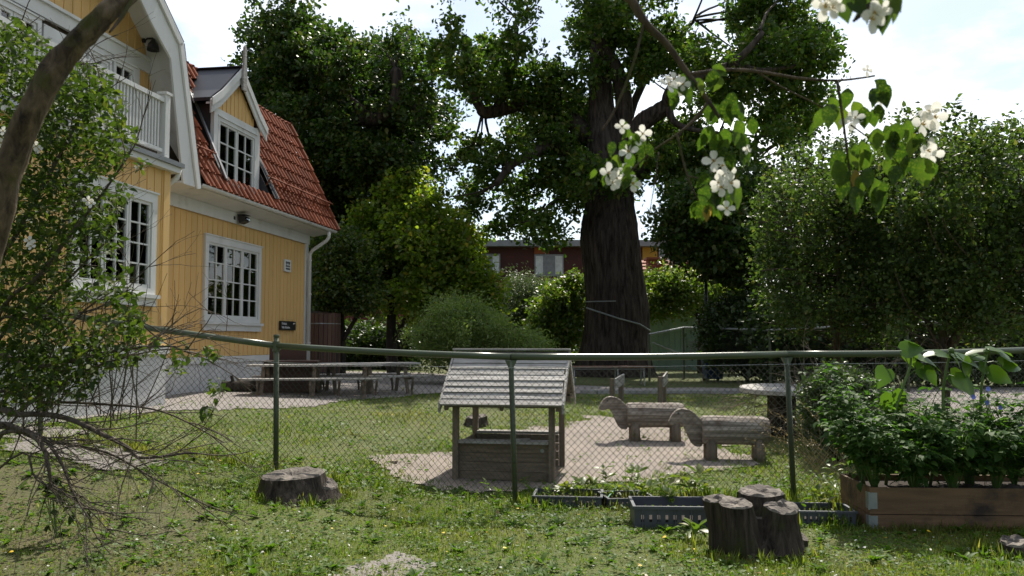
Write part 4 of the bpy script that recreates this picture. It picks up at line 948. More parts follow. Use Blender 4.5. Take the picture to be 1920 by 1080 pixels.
M_rust = mat('dark_red_render', (.075, .024, .020), (.055, .019, .017), rough=.85, scale=.8, bump=.2, rnd=0, dirt=(.045, .018, .017), dscale=.5)
M_red = mat('red_render', (.13, .026, .024), (.11, .022, .02), rough=.85, scale=1, rnd=0)
M_ochre = mat('ochre_render', (.42, .25, .045), (.38, .22, .04), rough=.85, scale=1, rnd=0); M_orange = mat('orange_panel', (.30, .085, .03), rough=.8, rnd=0)
M_gframe = mat('grey_window_frame', (.24, .25, .27), rough=.5, rnd=0); M_blind = mat('white_blind', (.62, .65, .66), rough=.6, rnd=0)
YB = 48.0; bp = at(1080, 640, YB); zt = at(1080, 452, YB).z
bl = thing('apartment_block', 'dark red flat roofed building with grey eaves far behind the giant oak', 'building', (bp.x, YB, .4))
xL, xR = at(560, 600, YB).x, at(1420, 600, YB).x
part('wall', MB().box(xL, xR, YB, YB + 9, 0, zt - .35), M_rust, bl); part('roof_edge', MB().box(xL - .5, xR + .5, YB - .6, YB + 9.5, zt - .345, zt), M_gframe, bl)
part('lower_wall', MB().box(xL + .1, xR - .1, YB - .08, YB - .003, 0, at(0, 520, YB).z), M_red, bl)
x0, x1 = at(1200, 0, YB).x, at(1227, 0, YB).x; part('ochre_panel', MB().box(x0, x1, YB - .06, YB - .003, at(0, 500, YB).z, zt - .36), M_ochre, bl)
x0, x1 = at(1001, 0, YB).x, at(1028, 0, YB).x; part('orange_panel', MB().box(x0, x1, YB - .06, YB - .003, at(0, 476, YB).z, zt - .36), M_orange, bl)
def far_window(u0, v0, u1, v1, n):
    a = at(u0, v0, YB); b = at(u1, v1, YB); w = part('window', MB().box(a.x, b.x, YB - .05, YB - .004, b.z, a.z), M_gframe, bl); ww = (b.x - a.x) / n
    for i in range(n): part('pane', MB().box(a.x + i * ww + .07, a.x + (i + 1) * ww - .07, YB - .07, YB - .051, b.z + .1, a.z - .1), M_blind if i != 1 else M_gframe, w)
for w_ in ((758, 476, 806, 522, 3), (828, 476, 876, 522, 3), (888, 476, 938, 522, 3), (1002, 477, 1057, 518, 3), (1240, 480, 1280, 510, 2), (1062, 530, 1100, 575, 2), (960, 532, 1000, 575, 2), (860, 535, 900, 575, 2), (760, 600, 800, 640, 2), (720, 540, 760, 580, 2), (1330, 480, 1370, 515, 2)): far_window(*w_)
# tile roofed house with chimney
YH = 36.0; hp_ = at(1250, 640, YH); th2 = thing('tile_roofed_house', 'low house with orange tiled roof and brick chimney right of the oak trunk', 'house', (hp_.x, YH, .4))
ra, rb_ = at(1150, 492, YH + 2.5), at(1420, 560, YH); re = at(1205, 492, YH + 2.5)
xa, xb = at(1192, 600, YH).x, at(1420, 600, YH).x; ze, zr = at(0, 545, YH).z, at(0, 496, YH + 3).z
part('wall', MB().box(xa + .3, xb - .3, YH + .4, YH + 7, .2, ze), M_shed, th2)
rf = part('roof', MB().prism([(xa, YH, ze - .05), (xa, YH + 3.6, zr + .25), (xa, YH + 7.2, ze - .05)], (xb - xa, 0, 0)), M_tileold, th2)
for k in range(9):
    t0 = k / 9; y = YH + 3.6 * t0; z = ze - .05 + (zr + .3 - ze) * t0
    part('tile_row', MB().prism([(xa, y - .02, z + .05), (xa, y - .02, z - .08), (xa, y + .42, z + (zr + .3 - ze) / 9 - .08), (xa, y + .42, z + (zr + .3 - ze) / 9)], (xb - xa, 0, 0)), M_tileold, rf)
M_brick = mat('chimney_brick', (.26, .085, .045), (.19, .06, .035), rough=.85, scale=9, rnd=.2)
cx0, cx1 = at(1221, 0, YH).x, at(1254, 0, YH).x; cz1 = at(0, 476, YH).z; ch = part('chimney', MB().box(cx0 + .03, cx1 - .03, YH + 1.53, YH + 2.17, ze, cz1 - .1), M_backing, th2)
rows = 12; bh = (cz1 - ze - .3) / rows
for r_ in range(rows):
    n = 3; w = (cx1 - cx0) / n
    for i in range(n + 1):
        a = max(cx0, cx0 + (i - .5 * (r_ % 2)) * w); b = min(cx1, cx0 + (i + 1 - .5 * (r_ % 2)) * w)
        if b - a > .05: part('brick', MB().box(a + .008, b - .008, YH + 1.5, YH + 2.2, ze + .2 + r_ * bh, ze + .2 + (r_ + 1) * bh - .015), M_brick, ch)
part('chimney_cap', MB().box(cx0 - .08, cx1 + .08, YH + 1.42, YH + 2.28, cz1 - .1, cz1), M_brick, ch)
for u, h_, r_ in ((1241, 458, .13), (1266, 450, .14)):
    q = at(u, 470, YH + 1.8); part('flue', MB().tube([(q.x, q.y, cz1 - (.05 if u < 1255 else 1.4)), (q.x, q.y, at(0, h_, YH).z)], r_, 10), M_galv, ch if u < 1255 else th2)
# ------------------------------------------------------------------ leaves
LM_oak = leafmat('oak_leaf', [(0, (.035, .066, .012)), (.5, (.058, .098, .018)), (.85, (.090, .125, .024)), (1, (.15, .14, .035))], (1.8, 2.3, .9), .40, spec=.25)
LM_dark = leafmat('dark_oak_leaf', [(0, (.022, .045, .010)), (.5, (.040, .070, .014)), (.85, (.065, .092, .020)), (1, (.11, .10, .028))], (1.6, 2.1, .9), .34, spec=.25)  # darker leaf tone for the left oak and the elm
LM_ivy = leafmat('ivy_leaf', [(0, (.038, .068, .014)), (.6, (.070, .105, .022)), (.9, (.13, .15, .035)), (1, (.20, .17, .04))], (1.6, 2.0, .8), .42)
LM_maple = leafmat('maple_leaf', [(0, (.090, .145, .020)), (.6, (.15, .21, .030)), (.92, (.21, .24, .045)), (1, (.28, .19, .045))], (2.0, 2.2, .7), .55)
LM_willow = leafmat('willow_leaf', [(0, (.105, .155, .046)), (.6, (.17, .225, .070)), (1, (.23, .265, .095))], (1.6, 1.9, .8), .45)
LM_grey = leafmat('grey_green_leaf', [(0, (.055, .075, .038)), (.7, (.085, .11, .055)), (1, (.13, .14, .06))], (1.3, 1.6, .9), .35)
LM_young = leafmat('young_leaf', [(0, (.065, .11, .018)), (.6, (.11, .16, .028)), (1, (.20, .20, .05))], (1.5, 1.8, .7), .42)
LM_lilac = leafmat('lilac_leaf', [(0, (.034, .058, .015)), (.6, (.060, .092, .025)), (.92, (.090, .122, .034)), (1, (.17, .145, .05))], (1.6, 1.9, .8), .40, rough=.48, spec=.28)
LM_hedge = leafmat('hedge_leaf', [(0, (.028, .05, .014)), (.7, (.05, .08, .02)), (1, (.09, .11, .03))], (1.5, 1.9, .8), .30)
LM_rose = leafmat('rose_leaf', [(0, (.024, .042, .010)), (.6, (.045, .070, .016)), (.9, (.085, .115, .026)), (1, (.13, .14, .035))], (1.6, 1.9, .7), .38, rough=.6, spec=.18)
LM_mock = leafmat('mock_orange_leaf', [(0, (.018, .037, .009)), (.6, (.040, .076, .015)), (.93, (.070, .112, .022)), (1, (.095, .125, .026))], (1.5, 1.8, .6), .42, rough=.5, spec=.3, patch=((.12, .15, .03), 9, .5, .75))
LM_sun = leafmat('sunflower_leaf', [(0, (.060, .12, .020)), (1, (.085, .155, .028))], (1.8, 1.9, .6), .42, rough=.38, spec=.5)
LM_tom = leafmat('tomato_leaf', [(0, (.035, .080, .018)), (.7, (.058, .115, .026)), (1, (.10, .16, .035))], (1.6, 2.0, .7), .40, rough=.6, spec=.18)
LM_grass = leafmat('grass_blade', [(0, (.075, .128, .016)), (.55, (.115, .178, .024)), (.85, (.165, .205, .036)), (1, (.30, .255, .10))], (1.5, 1.7, .6), .38, rough=.55, spec=.2, patch=((.22, .195, .07), .75, .48, .70))
LM_weed = leafmat('weed_leaf', [(0, (.055, .11, .016)), (.6, (.085, .15, .022)), (1, (.11, .165, .025))], (1.5, 1.8, .6), .38, rough=.55, spec=.22)
M_petal = leafmat('white_petal', [(0, (.76, .75, .70)), (1, (.84, .83, .80))], (1, 1, .95), .45, rough=.6, spec=.2)
M_stamen = mat('yellow_stamen', (.55, .36, .05), rough=.7, rnd=.1)
M_yflow = mat('yellow_petal', (.75, .50, .02), rough=.6, rnd=.1)
M_bflow = mat('blue_petal', (.16, .20, .65), (.22, .26, .7), rough=.6, rnd=.1)
M_straw = leafmat('dry_straw', [(0, (.30, .22, .10)), (1, (.42, .32, .16))], (1, 1, .8), .3)

def sph(n):
    v = rng.normal(size=(n, 3)); return unit(v)
def foliage(name, parent, clumps, n, size, tmpl, m, spread=.16, per=16, shell=.45, up=.5, squash=.8, droop=0.0, width=1.0):
    """n leaves in twig bunches through the clumps (x, y, z, r)"""
    C = np.array(clumps, float); w = C[:, 3] ** 2; w /= w.sum(); nt_ = max(1, n // per)
    ci = rng.choice(len(C), nt_, p=w); d = sph(nt_); rad = rng.random(nt_) ** shell
    T = C[ci, :3] + d * (rad * C[ci, 3])[:, None] * np.array([1, 1, squash])
    out = unit(d + np.array([0, 0, .25]))
    k = np.repeat(np.arange(nt_), per); N_ = len(k)
    sp = spread * (.5 + rng.random(nt_))
    P = T[k] + rng.normal(size=(N_, 3)) * sp[k][:, None] * np.array([1, 1, .7]) * .6 + out[k] * (rng.random((N_, 1)) * sp[k][:, None])
    D = unit(out[k] * .6 + sph(N_) + np.array([0, 0, -droop])); Nn = unit(sph(N_) + np.array([0, 0, up * 2]))
    S = size * (.6 + .7 * rng.random(N_))
    o = link(name, leaf_mesh(name, P, D, Nn, S, tmpl, m, width), parent); return o
def fill(poly, Y, thick, rpx, seed=0, n=60, lo=.7, hi=1.25, shrink=.75):
    """clump centres spread through a silhouette (photo pixels) at depth Y +- thick"""
    g = np.random.default_rng(seed); P = np.array(poly, float); c = P.mean(0); x0, y0 = P.min(0); x1, y1 = P.max(0); out = []; tries = 0
    while len(out) < n and tries < n * 60:
        tries += 1; u, v = g.uniform(x0, x1), g.uniform(y0, y1); r = rpx * g.uniform(lo, hi)
        if not inpoly(np.array([u]), np.array([v]), poly)[0]: continue
        ok = all(inpoly(np.array([u + r * shrink * a]), np.array([v + r * shrink * b]), poly)[0] for a, b in ((1, 0), (-1, 0), (0, 1), (0, -1)))
        if not ok and tries < n * 45: continue
        if any((u - q[0]) ** 2 + (v - q[1]) ** 2 < (.62 * rpx) ** 2 for q in out) and tries < n * 30: continue
        out.append((u, v, r))
    res = []
    for u, v, r in out:
        e = min(1, math.hypot((u - c[0]) / (x1 - x0) * 2, (v - c[1]) / (y1 - y0) * 2)); dy = g.uniform(-1, 1) * thick * math.sqrt(max(.08, 1 - e * e))
        p = at(u, v, Y + dy); res.append((p.x, p.y, p.z, r * (Y + dy) / F))
    return res
def edge_clumps(poly, Y, thick, n, r0, r1, seed=0, inset=6):
    """small outlying sprays along a silhouette"""
    g = np.random.default_rng(seed + 900); P = np.array(poly, float); c = P.mean(0); Ls = np.linalg.norm(np.roll(P, -1, 0) - P, axis=1); cl = []
    for k in range(n):
        i = g.choice(len(P), p=Ls / Ls.sum()); q = P[i] + (P[(i + 1) % len(P)] - P[i]) * g.random(); q = q + (c - q) / np.linalg.norm(c - q) * g.uniform(-8, 16 + inset)
        cl.append((q[0], q[1], g.uniform(r0, r1)))
    return px(cl, Y, thick, seed)
def px(clist, Y, thick, seed=0):
    g = np.random.default_rng(seed); res = []
    for u, v, r in clist:
        y = Y + g.uniform(-thick, thick); p = at(u, v, y); res.append((p.x, p.y, p.z, r * y / F))
    return res
def limb_pts(pts, n=4, wob=.08, seed=0):
    """smooth a coarse polyline with a little wobble"""
    P = [Vector(p) for p in pts]; out = []
    for i in range(len(P) - 1):
        a, b = P[i], P[i + 1]; pa = P[i - 1] if i else a - (b - a); pb = P[i + 2] if i + 2 < len(P) else b + (b - a)
        for k in range(n):
            t = k / n; t2, t3 = t * t, t * t * t
            q = .5 * ((2 * a) + (-pa + b) * t + (2 * pa - 5 * a + 4 * b - pb) * t2 + (-pa + 3 * a - 3 * b + pb) * t3)
            w_ = wob * (b - a).length; q += Vector((noise.noise(q * .7 + Vector((seed, 0, 0))), noise.noise(q * .7 + Vector((0, seed, 9))), noise.noise(q * .7 + Vector((5, 0, seed))))) * w_
            out.append(q)
    out.append(P[-1]); return out
def taper(n, a, b): return [a + (b - a) * i / (n - 1) for i in range(n)]
def branch_to(mb, skel, clumps, r0=.08, r1=.015, sag=.1, sides=5):
    S = np.array([tuple(p) for p in skel])
    for c in clumps:
        d = np.linalg.norm(S - np.array(c[:3]) + np.array([0, 0, .4]), axis=1); i = int(d.argmin()); a = Vector(S[i]); b = Vector(c[:3])
        if d[i] < .2: continue
        m = a.lerp(b, .5) + Vector((rand(-.12, .12), rand(-.12, .12), rand(-.5, .5) * sag)) * d[i]
        P = limb_pts([a, m, b], 4, .12, c[0]); mb.tube(P, taper(len(P), r0 * min(1, .4 + d[i] / 5), r1), sides)

# ------------------------------------------------------------------ the giant oak
DO_ = 25.0
ob = at(1150, 705, DO_); ob.z = gz(ob.x, ob.y)
oak = thing('oak_tree', 'giant old oak with a massive furrowed trunk and gnarled limbs in the middle', 'tree', ob)
edges = [(712, 1066, 1236), (700, 1070, 1228), (685, 1077, 1222), (665, 1084, 1219), (630, 1091, 1218), (590, 1095, 1218), (560, 1097, 1215), (510, 1094, 1207), (450, 1087, 1199), (420, 1090, 1196), (390, 1096, 1190), (350, 1098, 1188), (300, 1096, 1184), (250, 1100, 1172), (200, 1103, 1152), (150, 1104, 1146), (100, 1106, 1140), (60, 1110, 1135)]
tv, tf = [], []; ns = 180
zr = []
fine = []
for i in range(len(edges) - 1):
    a, b = edges[i], edges[i + 1]; k = max(2, int(abs(a[0] - b[0]) / 5))
    for j in range(k): fine.append([a[q] + (b[q] - a[q]) * j / k for q in range(3)])
fine.append(edges[-1])
for v, l, r in fine:
    A, B = at(l, v, DO_), at(r, v, DO_); c = (A + B) / 2; rad = (B - A).length / 2
    for k in range(ns):
        a = 2 * math.pi * k / ns; ca, sa = math.cos(a), math.sin(a)
        rid = noise.noise((ca * 10, sa * 10, c.z * .7)) ; rid2 = abs(noise.noise((ca * 17 + 3, sa * 17, c.z * 1.6))) + .6 * abs(noise.noise((ca * 30, sa * 30 + 7, c.z * 2.6)))
        lump = noise.noise((ca * 1.6, sa * 1.6, c.z * .5 + 4)); flare = max(0, 1 - (c.z - .2) / 1.2) * max(0, noise.noise((ca * 2.6, sa * 2.6, 2))) * .35
        rr = rad * (1 + .035 * rid - .060 * rid2 + .045 * lump + flare)
        tv.append((c.x + ca * rr, c.y + sa * rr * .95, c.z))
nr_ = len(fine); I = np.arange((nr_ - 1) * ns); J = I // ns; K = I % ns
tf = np.stack([J * ns + K, J * ns + (K + 1) % ns, (J + 1) * ns + (K + 1) % ns, (J + 1) * ns + K], 1)
link('trunk', npmesh('trunk', np.array(tv), tf, M_oakbark, True), oak)
oak_skel = []
limbs = MB()
def olimb(pts, r0, r1, sides=12):
    P = limb_pts([at(u, v, DO_ + d) for u, v, d in pts], 5, .10, pts[0][0]); limbs.tube(P, taper(len(P), r0 * DO_ / F, r1 * DO_ / F), sides, wob=.10, seed=pts[0][0]); oak_skel.extend(P)
olimb([(1165, 300, 0), (1172, 240, -.1), (1170, 170, -.3), (1150, 120, -.5), (1126, 80, -.7), (1128, 20, -.6), (1140, -60, -.5)], 20, 7)
olimb([(1172, 280, -.2), (1200, 235, -.5), (1232, 212, -.8), (1252, 196, -1), (1262, 170, -1.4), (1300, 150, -1.8), (1370, 120, -2), (1430, 60, -2.2)], 20, 5)
olimb([(1255, 196, -1), (1262, 225, -1.2), (1290, 240, -1.4), (1350, 250, -1.6)], 8, 3)
olimb([(1110, 340, 0), (1082, 318, -.3), (1064, 295, -.6), (1040, 270, -1), (1000, 285, -1.2), (960, 310, -1.6), (930, 345, -2)], 18, 5)
olimb([(1105, 260, .2), (1060, 215, .4), (1010, 195, .5), (960, 200, .5), (912, 212, .4), (900, 200, .3), (885, 170, .3), (850, 130, .1)], 19, 6)
olimb([(930, 205, .5), (955, 160, .4), (970, 100, .3), (965, 40, .2)], 9, 4)
olimb([(1090, 360, -.6), (1060, 372, -1), (1030, 385, -1.2), (1012, 415, -1.4)], 6, 2.5)
olimb([(1120, 150, .6), (1118, 60, .8), (1110, -60, 1)], 15, 7)
olimb([(1165, 250, .6), (1200, 160, 1), (1250, 90, 1.2), (1300, 40, 1.4)], 9, 4)
olimb([(1180, 330, .3), (1240, 300, .6), (1300, 310, .8), (1360, 330, 1.2), (1420, 300, 1.4)], 13, 5)
olimb([(1370, 118, -2), (1430, 130, -2), (1500, 120, -2)], 5, 3)
part('limb', limbs, M_oakbark, oak, True)
OC = [(844, 34, 24), (852, 100, 48), (816, 106, 32), (920, 106, 42), (967, 26, 30), (990, 20, 16), (1012, 34, 10), (963, 85, 34), (920, 175, 45), (886, 150, 42), (950, 160, 40), (1022, 140, 40), (1044, 168, 48), (1018, 208, 50), (1057, 228, 46), (975, 240, 26), (1035, 252, 40), (895, 288, 34), (868, 296, 18), (925, 312, 38), (959, 272, 28), (886, 356, 28), (918, 364, 30), (882, 384, 22), (967, 350, 30), (1010, 334, 26), (1035, 322, 30), (1070, 338, 40), (1104, 324, 46), (984, 415, 28), (950, 424, 24), (1018, 432, 28), (1042, 445, 22), (920, 427, 12), (838, 372, 14), (850, 310, 16), (1050, 300, 30), (1000, 300, 24), (980, 372, 28), (1060, 388, 24), (1120, 312, 34), (1150, 352, 30), (1182, 305, 26), (1110, 372, 22), (1000, 262, 26), (1185, 340, 24), (1205, 300, 24),
 (1129, 21, 50), (1104, 51, 40), (1163, 26, 42), (1150, 64, 44), (1085, 62, 20), (1116, 94, 42), (1116, 140, 34), (1133, 165, 26), (1206, 85, 42), (1240, 58, 36), (1227, 106, 44), (1272, 88, 34), (1206, 130, 26), (1283, 128, 38), (1087, 204, 36), (1078, 238, 40), (1095, 272, 40), (1120, 350, 40), (1160, 340, 36), (1170, 370, 22), (1110, 240, 30), (1140, 300, 34),
 (1410, 32, 46), (1446, 24, 46), (1379, 44, 20), (1478, 48, 50), (1522, 80, 46), (1552, 96, 24), (1438, 80, 42), (1482, 100, 50), (1530, 119, 36), (1387, 107, 30), (1418, 119, 42), (1379, 151, 40), (1442, 159, 46), (1498, 167, 46), (1530, 199, 38), (1478, 223, 40), (1438, 218, 30), (1458, 255, 30), (1506, 247, 30), (1490, 271, 18), (1339, 107, 30), (1307, 95, 30), (1355, 170, 34), (1339, 194, 34), (1320, 140, 26),
 (1259, 259, 36), (1240, 240, 26), (1280, 279, 46), (1311, 303, 50), (1347, 279, 42), (1231, 290, 30), (1251, 319, 30), (1279, 338, 40), (1215, 270, 20), (1300, 230, 26), (1390, 280, 30),
 (870, -40, 60), (960, -50, 60), (1060, -60, 60), (1130, -50, 60), (1230, -40, 60), (1420, -50, 60), (1500, -40, 55), (1330, -60, 50)]
ocl = px([(u, v, r * 1.0) for u, v, r in OC], DO_, 2.2, 3)
ocl = [((x, y + 1.6, z, r) if abs(960 + F * x / y - 1135) < 62 and 6.7 < z < 8.4 and y < DO_ + .3 else (x, y, z, r)) for x, y, z, r in ocl]
tw = MB(); branch_to(tw, oak_skel, ocl, .048, .012); part('branch', tw, M_oakbark, oak, kind='stuff')
foliage('crown', oak, ocl, 92000, .148, LEAF_OAK, LM_oak, spread=.21, per=24, shell=.6, up=.45, width=1.25)
# cable round the trunk
cb = MB(); pts = [at(1097 + 2, 577, DO_ - .9), at(1120, 584, DO_ - 1.0), at(1160, 597, DO_ - 1.05), at(1200, 608, DO_ - .9), at(1219, 620, DO_ - .6)]
cb.tube(pts, .022, 6).tube([at(1097, 566, DO_ - .8), at(1120, 565, DO_ - 1.0), at(1155, 564.5, DO_ - 1.06)], .016, 6)
solo('trunk_cable', cb, M_galv, 'thin grey cable slung round the giant oak trunk', 'cable', loc=tuple(pts[2]))

# ------------------------------------------------------------------ other trees
def tree(name, label, cat, base_px, Y, limbs_, clumps, n, size, tmpl, lm, bark=M_bark, r0=10, group=None, branches=True, br=.05, **k):
    b = at(base_px[0], base_px[1], Y); b.z = gz(b.x, b.y)
    t = thing(name, label, cat, b, group=group); skel = []
    for i, (pts, ra, rb_) in enumerate(limbs_):
        P = [at(u, v, Y + d) for u, v, d in pts]
        if i == 0: P = [Vector((b.x, b.y, b.z - .1))] + P
        P = limb_pts(P, 5, .08, pts[0][0]); mb = MB().tube(P, taper(len(P), ra * Y / F, rb_ * Y / F), 10, wob=.1, seed=pts[0][0]); part('trunk' if i == 0 else 'limb', mb, bark, t, True); skel.extend(P)
    if branches:
        tw = MB(); branch_to(tw, skel, clumps, br, .008, sides=4); part('branch', tw, bark, t, kind='stuff')
    foliage('crown', t, clumps, n, size, tmpl, lm, **k); return t
P_ = [(478, 40), (510, 34), (560, 26), (612, 44), (650, 78), (662, 70), (705, 62), (735, 55), (765, 62), (772, 95), (768, 140), (800, 155), (832, 185), (845, 235), (838, 250), (815, 262), (800, 300), (840, 330), (820, 350), (740, 345), (715, 400), (730, 470), (640, 500), (570, 500), (560, 300), (470, 190), (455, 120)]
lcl = fill(P_, 27, 3.0, 40, 5, 130) + edge_clumps(P_, 27, 1.5, 60, 11, 20, 5) + px([(500, -10, 40), (560, -20, 40), (450, 200, 50), (480, 280, 60), (520, 380, 60), (560, 440, 50), (520, 500, 60)], 27, 2, 2)
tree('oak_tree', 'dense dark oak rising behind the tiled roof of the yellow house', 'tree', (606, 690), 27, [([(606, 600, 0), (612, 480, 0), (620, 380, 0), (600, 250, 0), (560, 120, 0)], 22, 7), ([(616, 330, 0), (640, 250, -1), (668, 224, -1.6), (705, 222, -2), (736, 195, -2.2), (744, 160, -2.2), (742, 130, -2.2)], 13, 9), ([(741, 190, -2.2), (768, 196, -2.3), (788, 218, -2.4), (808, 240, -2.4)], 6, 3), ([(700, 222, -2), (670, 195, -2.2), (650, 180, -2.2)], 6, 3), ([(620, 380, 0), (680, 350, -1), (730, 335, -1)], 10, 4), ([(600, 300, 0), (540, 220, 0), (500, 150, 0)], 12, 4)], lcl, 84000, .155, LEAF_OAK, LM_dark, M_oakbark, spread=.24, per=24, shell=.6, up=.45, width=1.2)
P_ = [(720, 352), (745, 335), (775, 335), (805, 360), (835, 395), (880, 425), (902, 440), (905, 470), (880, 500), (925, 510), (945, 545), (945, 585), (900, 605), (800, 600), (740, 590), (690, 560), (640, 520), (650, 430), (690, 370)]
mcl = fill(P_, 24.5, 2.0, 32, 8, 80) + edge_clumps(P_, 24.5, 1.2, 34, 9, 17, 8)
tree('maple_tree', 'bright green maple with dark forked stems between the house and the giant oak', 'tree', (735, 700), 24.5, [([(733, 640, 0), (735, 580, 0), (738, 520, 0), (760, 450, 0), (790, 400, 0)], 11, 4), ([(738, 640, 0), (762, 590, -.4), (790, 565, -.8), (830, 555, -1)], 6, 3), ([(736, 560, 0), (715, 500, .3), (705, 440, .5)], 6, 3), ([(740, 540, 0), (800, 490, -.4), (870, 470, -.8)], 5, 2), ([(742, 655, .2), (770, 625, .4), (815, 600, .5)], 6, 3)], mcl, 42000, .13, LEAF_OAK, LM_maple, spread=.20, per=14, shell=.5, up=.6, width=1.5)
P_ = [(575, 440), (640, 420), (690, 460), (718, 520), (720, 580), (700, 600), (650, 590), (620, 600), (575, 590)]
tree('ivy_thicket', 'dark thicket with yellow tipped leaves beside the white downpipe', 'tree', (640, 705), 23.2, [([(640, 640, 0), (640, 560, 0), (630, 480, 0)], 8, 3), ([(640, 640, 0), (675, 580, -.3), (695, 520, -.3)], 5, 2)], fill(P_, 23.2, 1.2, 30, 4, 46) + px([(560, 480, 40), (550, 560, 40), (530, 620, 40)], 23.6, .5), 26000, .105, LEAF_OVATE, LM_ivy, spread=.17, per=12, shell=.5, width=1.1)
P_ = [(775, 640), (785, 600), (815, 572), (850, 556), (890, 560), (925, 580), (950, 605), (1000, 620), (1035, 650), (1030, 690), (900, 692), (790, 690)]
tree('willow_shrub', 'rounded pale green willow shrub just behind the playhouse', 'shrub', (880, 705), 19.5, [([(880, 670, 0), (860, 620, 0), (850, 590, 0)], 5, 2), ([(885, 670, 0), (930, 640, 0), (980, 630, 0)], 4, 2), ([(878, 672, 0), (815, 640, 0)], 4, 2)], fill(P_, 19.5, 1.0, 22, 9, 56) + edge_clumps(P_, 19.5, .6, 24, 7, 12, 9), 34000, .085, LEAF_NARROW, LM_willow, spread=.15, per=14, shell=.5, up=.5, droop=.25, width=1.2)
P_ = [(935, 520), (960, 505), (1010, 515), (1040, 535), (1060, 560), (1055, 620), (960, 625), (935, 590)]
tree('olive_shrub', 'grey green feathery shrub in front of the dark red building', 'shrub', (990, 700), 29, [([(990, 640, 0), (985, 580, 0)], 5, 2)], fill(P_, 29, 1.2, 24, 6, 40), 20000, .11, LEAF_NARROW, LM_grey, spread=.22, per=14, shell=.55, width=1.1)
P_ = [(1000, 575), (1030, 545), (1075, 520), (1100, 515), (1102, 600), (1095, 650), (1040, 668), (990, 640)]
tree('young_maple', 'young bush with yellow green shoots against the left side of the oak trunk', 'shrub', (1050, 705), 26.5, [([(1050, 640, 0), (1055, 580, 0)], 4, 2)], fill(P_, 26.5, .9, 22, 2, 40), 18000, .12, LEAF_OVATE, LM_young, spread=.20, per=12, shell=.5, width=1.1)
P_ = [(1200, 510), (1240, 505), (1290, 500), (1340, 520), (1400, 530), (1420, 600), (1340, 600), (1290, 590), (1250, 600), (1205, 605)]
tree('apple_tree', 'apple tree with glittering pale leaves just right of the oak trunk', 'tree', (1318, 700), 27.0, [([(1316, 640, 0), (1312, 600, 0), (1290, 570, 0), (1262, 545, 0)], 9, 4), ([(1312, 600, 0), (1340, 560, 0)], 5, 2)], fill(P_, 27.0, 1.4, 26, 3, 50), 22000, .12, LEAF_OVATE, LM_young, spread=.20, per=12, shell=.5)
P_ = [(1230, 440), (1270, 350), (1330, 330), (1400, 320), (1450, 330), (1460, 420), (1430, 520), (1390, 545), (1330, 520), (1285, 500), (1260, 450)]
P_E = P_
tree('elm_tree', 'dark dense elm crown hanging over the lamp post', 'tree', (1445, 700), 21.6, [([(1440, 620, 0), (1420, 540, 0), (1390, 440, 0), (1350, 380, 0)], 14, 6), ([(1400, 460, 0), (1340, 430, -.5), (1290, 420, -.8)], 6, 3)], fill(P_, 21.6, 1.6, 38, 12, 66) + edge_clumps(P_, 21.6, 1, 26, 10, 18, 12), 46000, .135, LEAF_OVATE, LM_dark, spread=.22, per=16, shell=.5)
P_ = [(1330, 560), (1400, 540), (1480, 560), (1500, 640), (1480, 700), (1340, 700), (1310, 640)]
tree('hedge_shrub', 'broad mid green shrub behind the far fence right of the lamp post', 'shrub', (1400, 700), 21.5, [([(1400, 660, 0), (1400, 600, 0)], 4, 2)], fill(P_, 21.5, .9, 26, 15, 44), 22000, .10, LEAF_OVATE, LM_hedge, spread=.18, per=12, shell=.5)
# lilacs at the right
def lilac(label, poly, base, Y, limbs_, n, seed, cnt):
    return tree('lilac_shrub', label, 'shrub', base, Y, limbs_, fill(poly, Y, 1.9, 34, seed, cnt, .45, 1.35) + edge_clumps(poly, Y, 1.2, 60, 6, 17, seed, 10), int(n * .92), .066, LEAF_OVATE, LM_lilac, M_stem, group='lilacs along the right side', br=.022, spread=.18, per=18, shell=.85, up=.35, squash=.9, width=1.15)
lilac('tall dark lilac with bare lower stems standing left of the other lilac', [(1428, 400), (1445, 320), (1475, 335), (1500, 292), (1545, 318), (1590, 268), (1625, 310), (1660, 285), (1690, 345), (1700, 500), (1695, 625), (1600, 640), (1540, 600), (1480, 630), (1435, 600), (1425, 470)], (1570, 690), 13.6, [([(1556, 600, 0), (1540, 540, 0), (1505, 470, 0), (1480, 420, 0)], 7, 2.5), ([(1565, 640, 0), (1600, 560, .3), (1630, 460, .4), (1640, 380, .4)], 6, 2.5), ([(1568, 650, 0), (1575, 560, -.4), (1570, 450, -.6), (1560, 350, -.6)], 5, 2)], 34000, 21, 80)
lilac('tallest dark lilac with leaning stems at the right edge', [(1655, 320), (1690, 262), (1705, 222), (1735, 262), (1765, 250), (1795, 205), (1822, 250), (1850, 235), (1885, 278), (1910, 228), (1960, 250), (1990, 500), (1980, 640), (1900, 610), (1840, 640), (1740, 600), (1690, 640), (1670, 420)], (1770, 700), 12.4, [([(1768, 650, 0), (1775, 600, 0), (1800, 520, 0), (1830, 400, 0), (1840, 290, 0)], 8, 3), ([(1775, 650, 0), (1830, 570, -.3), (1890, 520, -.5), (1960, 480, -.5)], 7, 3), ([(1765, 655, 0), (1740, 590, .2), (1720, 480, .3), (1715, 350, .3), (1712, 260, .3)], 6, 2), ([(1782, 655, 0), (1810, 600, .3), (1900, 420, .6)], 5, 2)], 40000, 31, 94)
P_ = [(1400, 340), (1450, 315), (1560, 310), (1700, 300), (1860, 310), (2000, 330), (2000, 620), (1400, 620)]
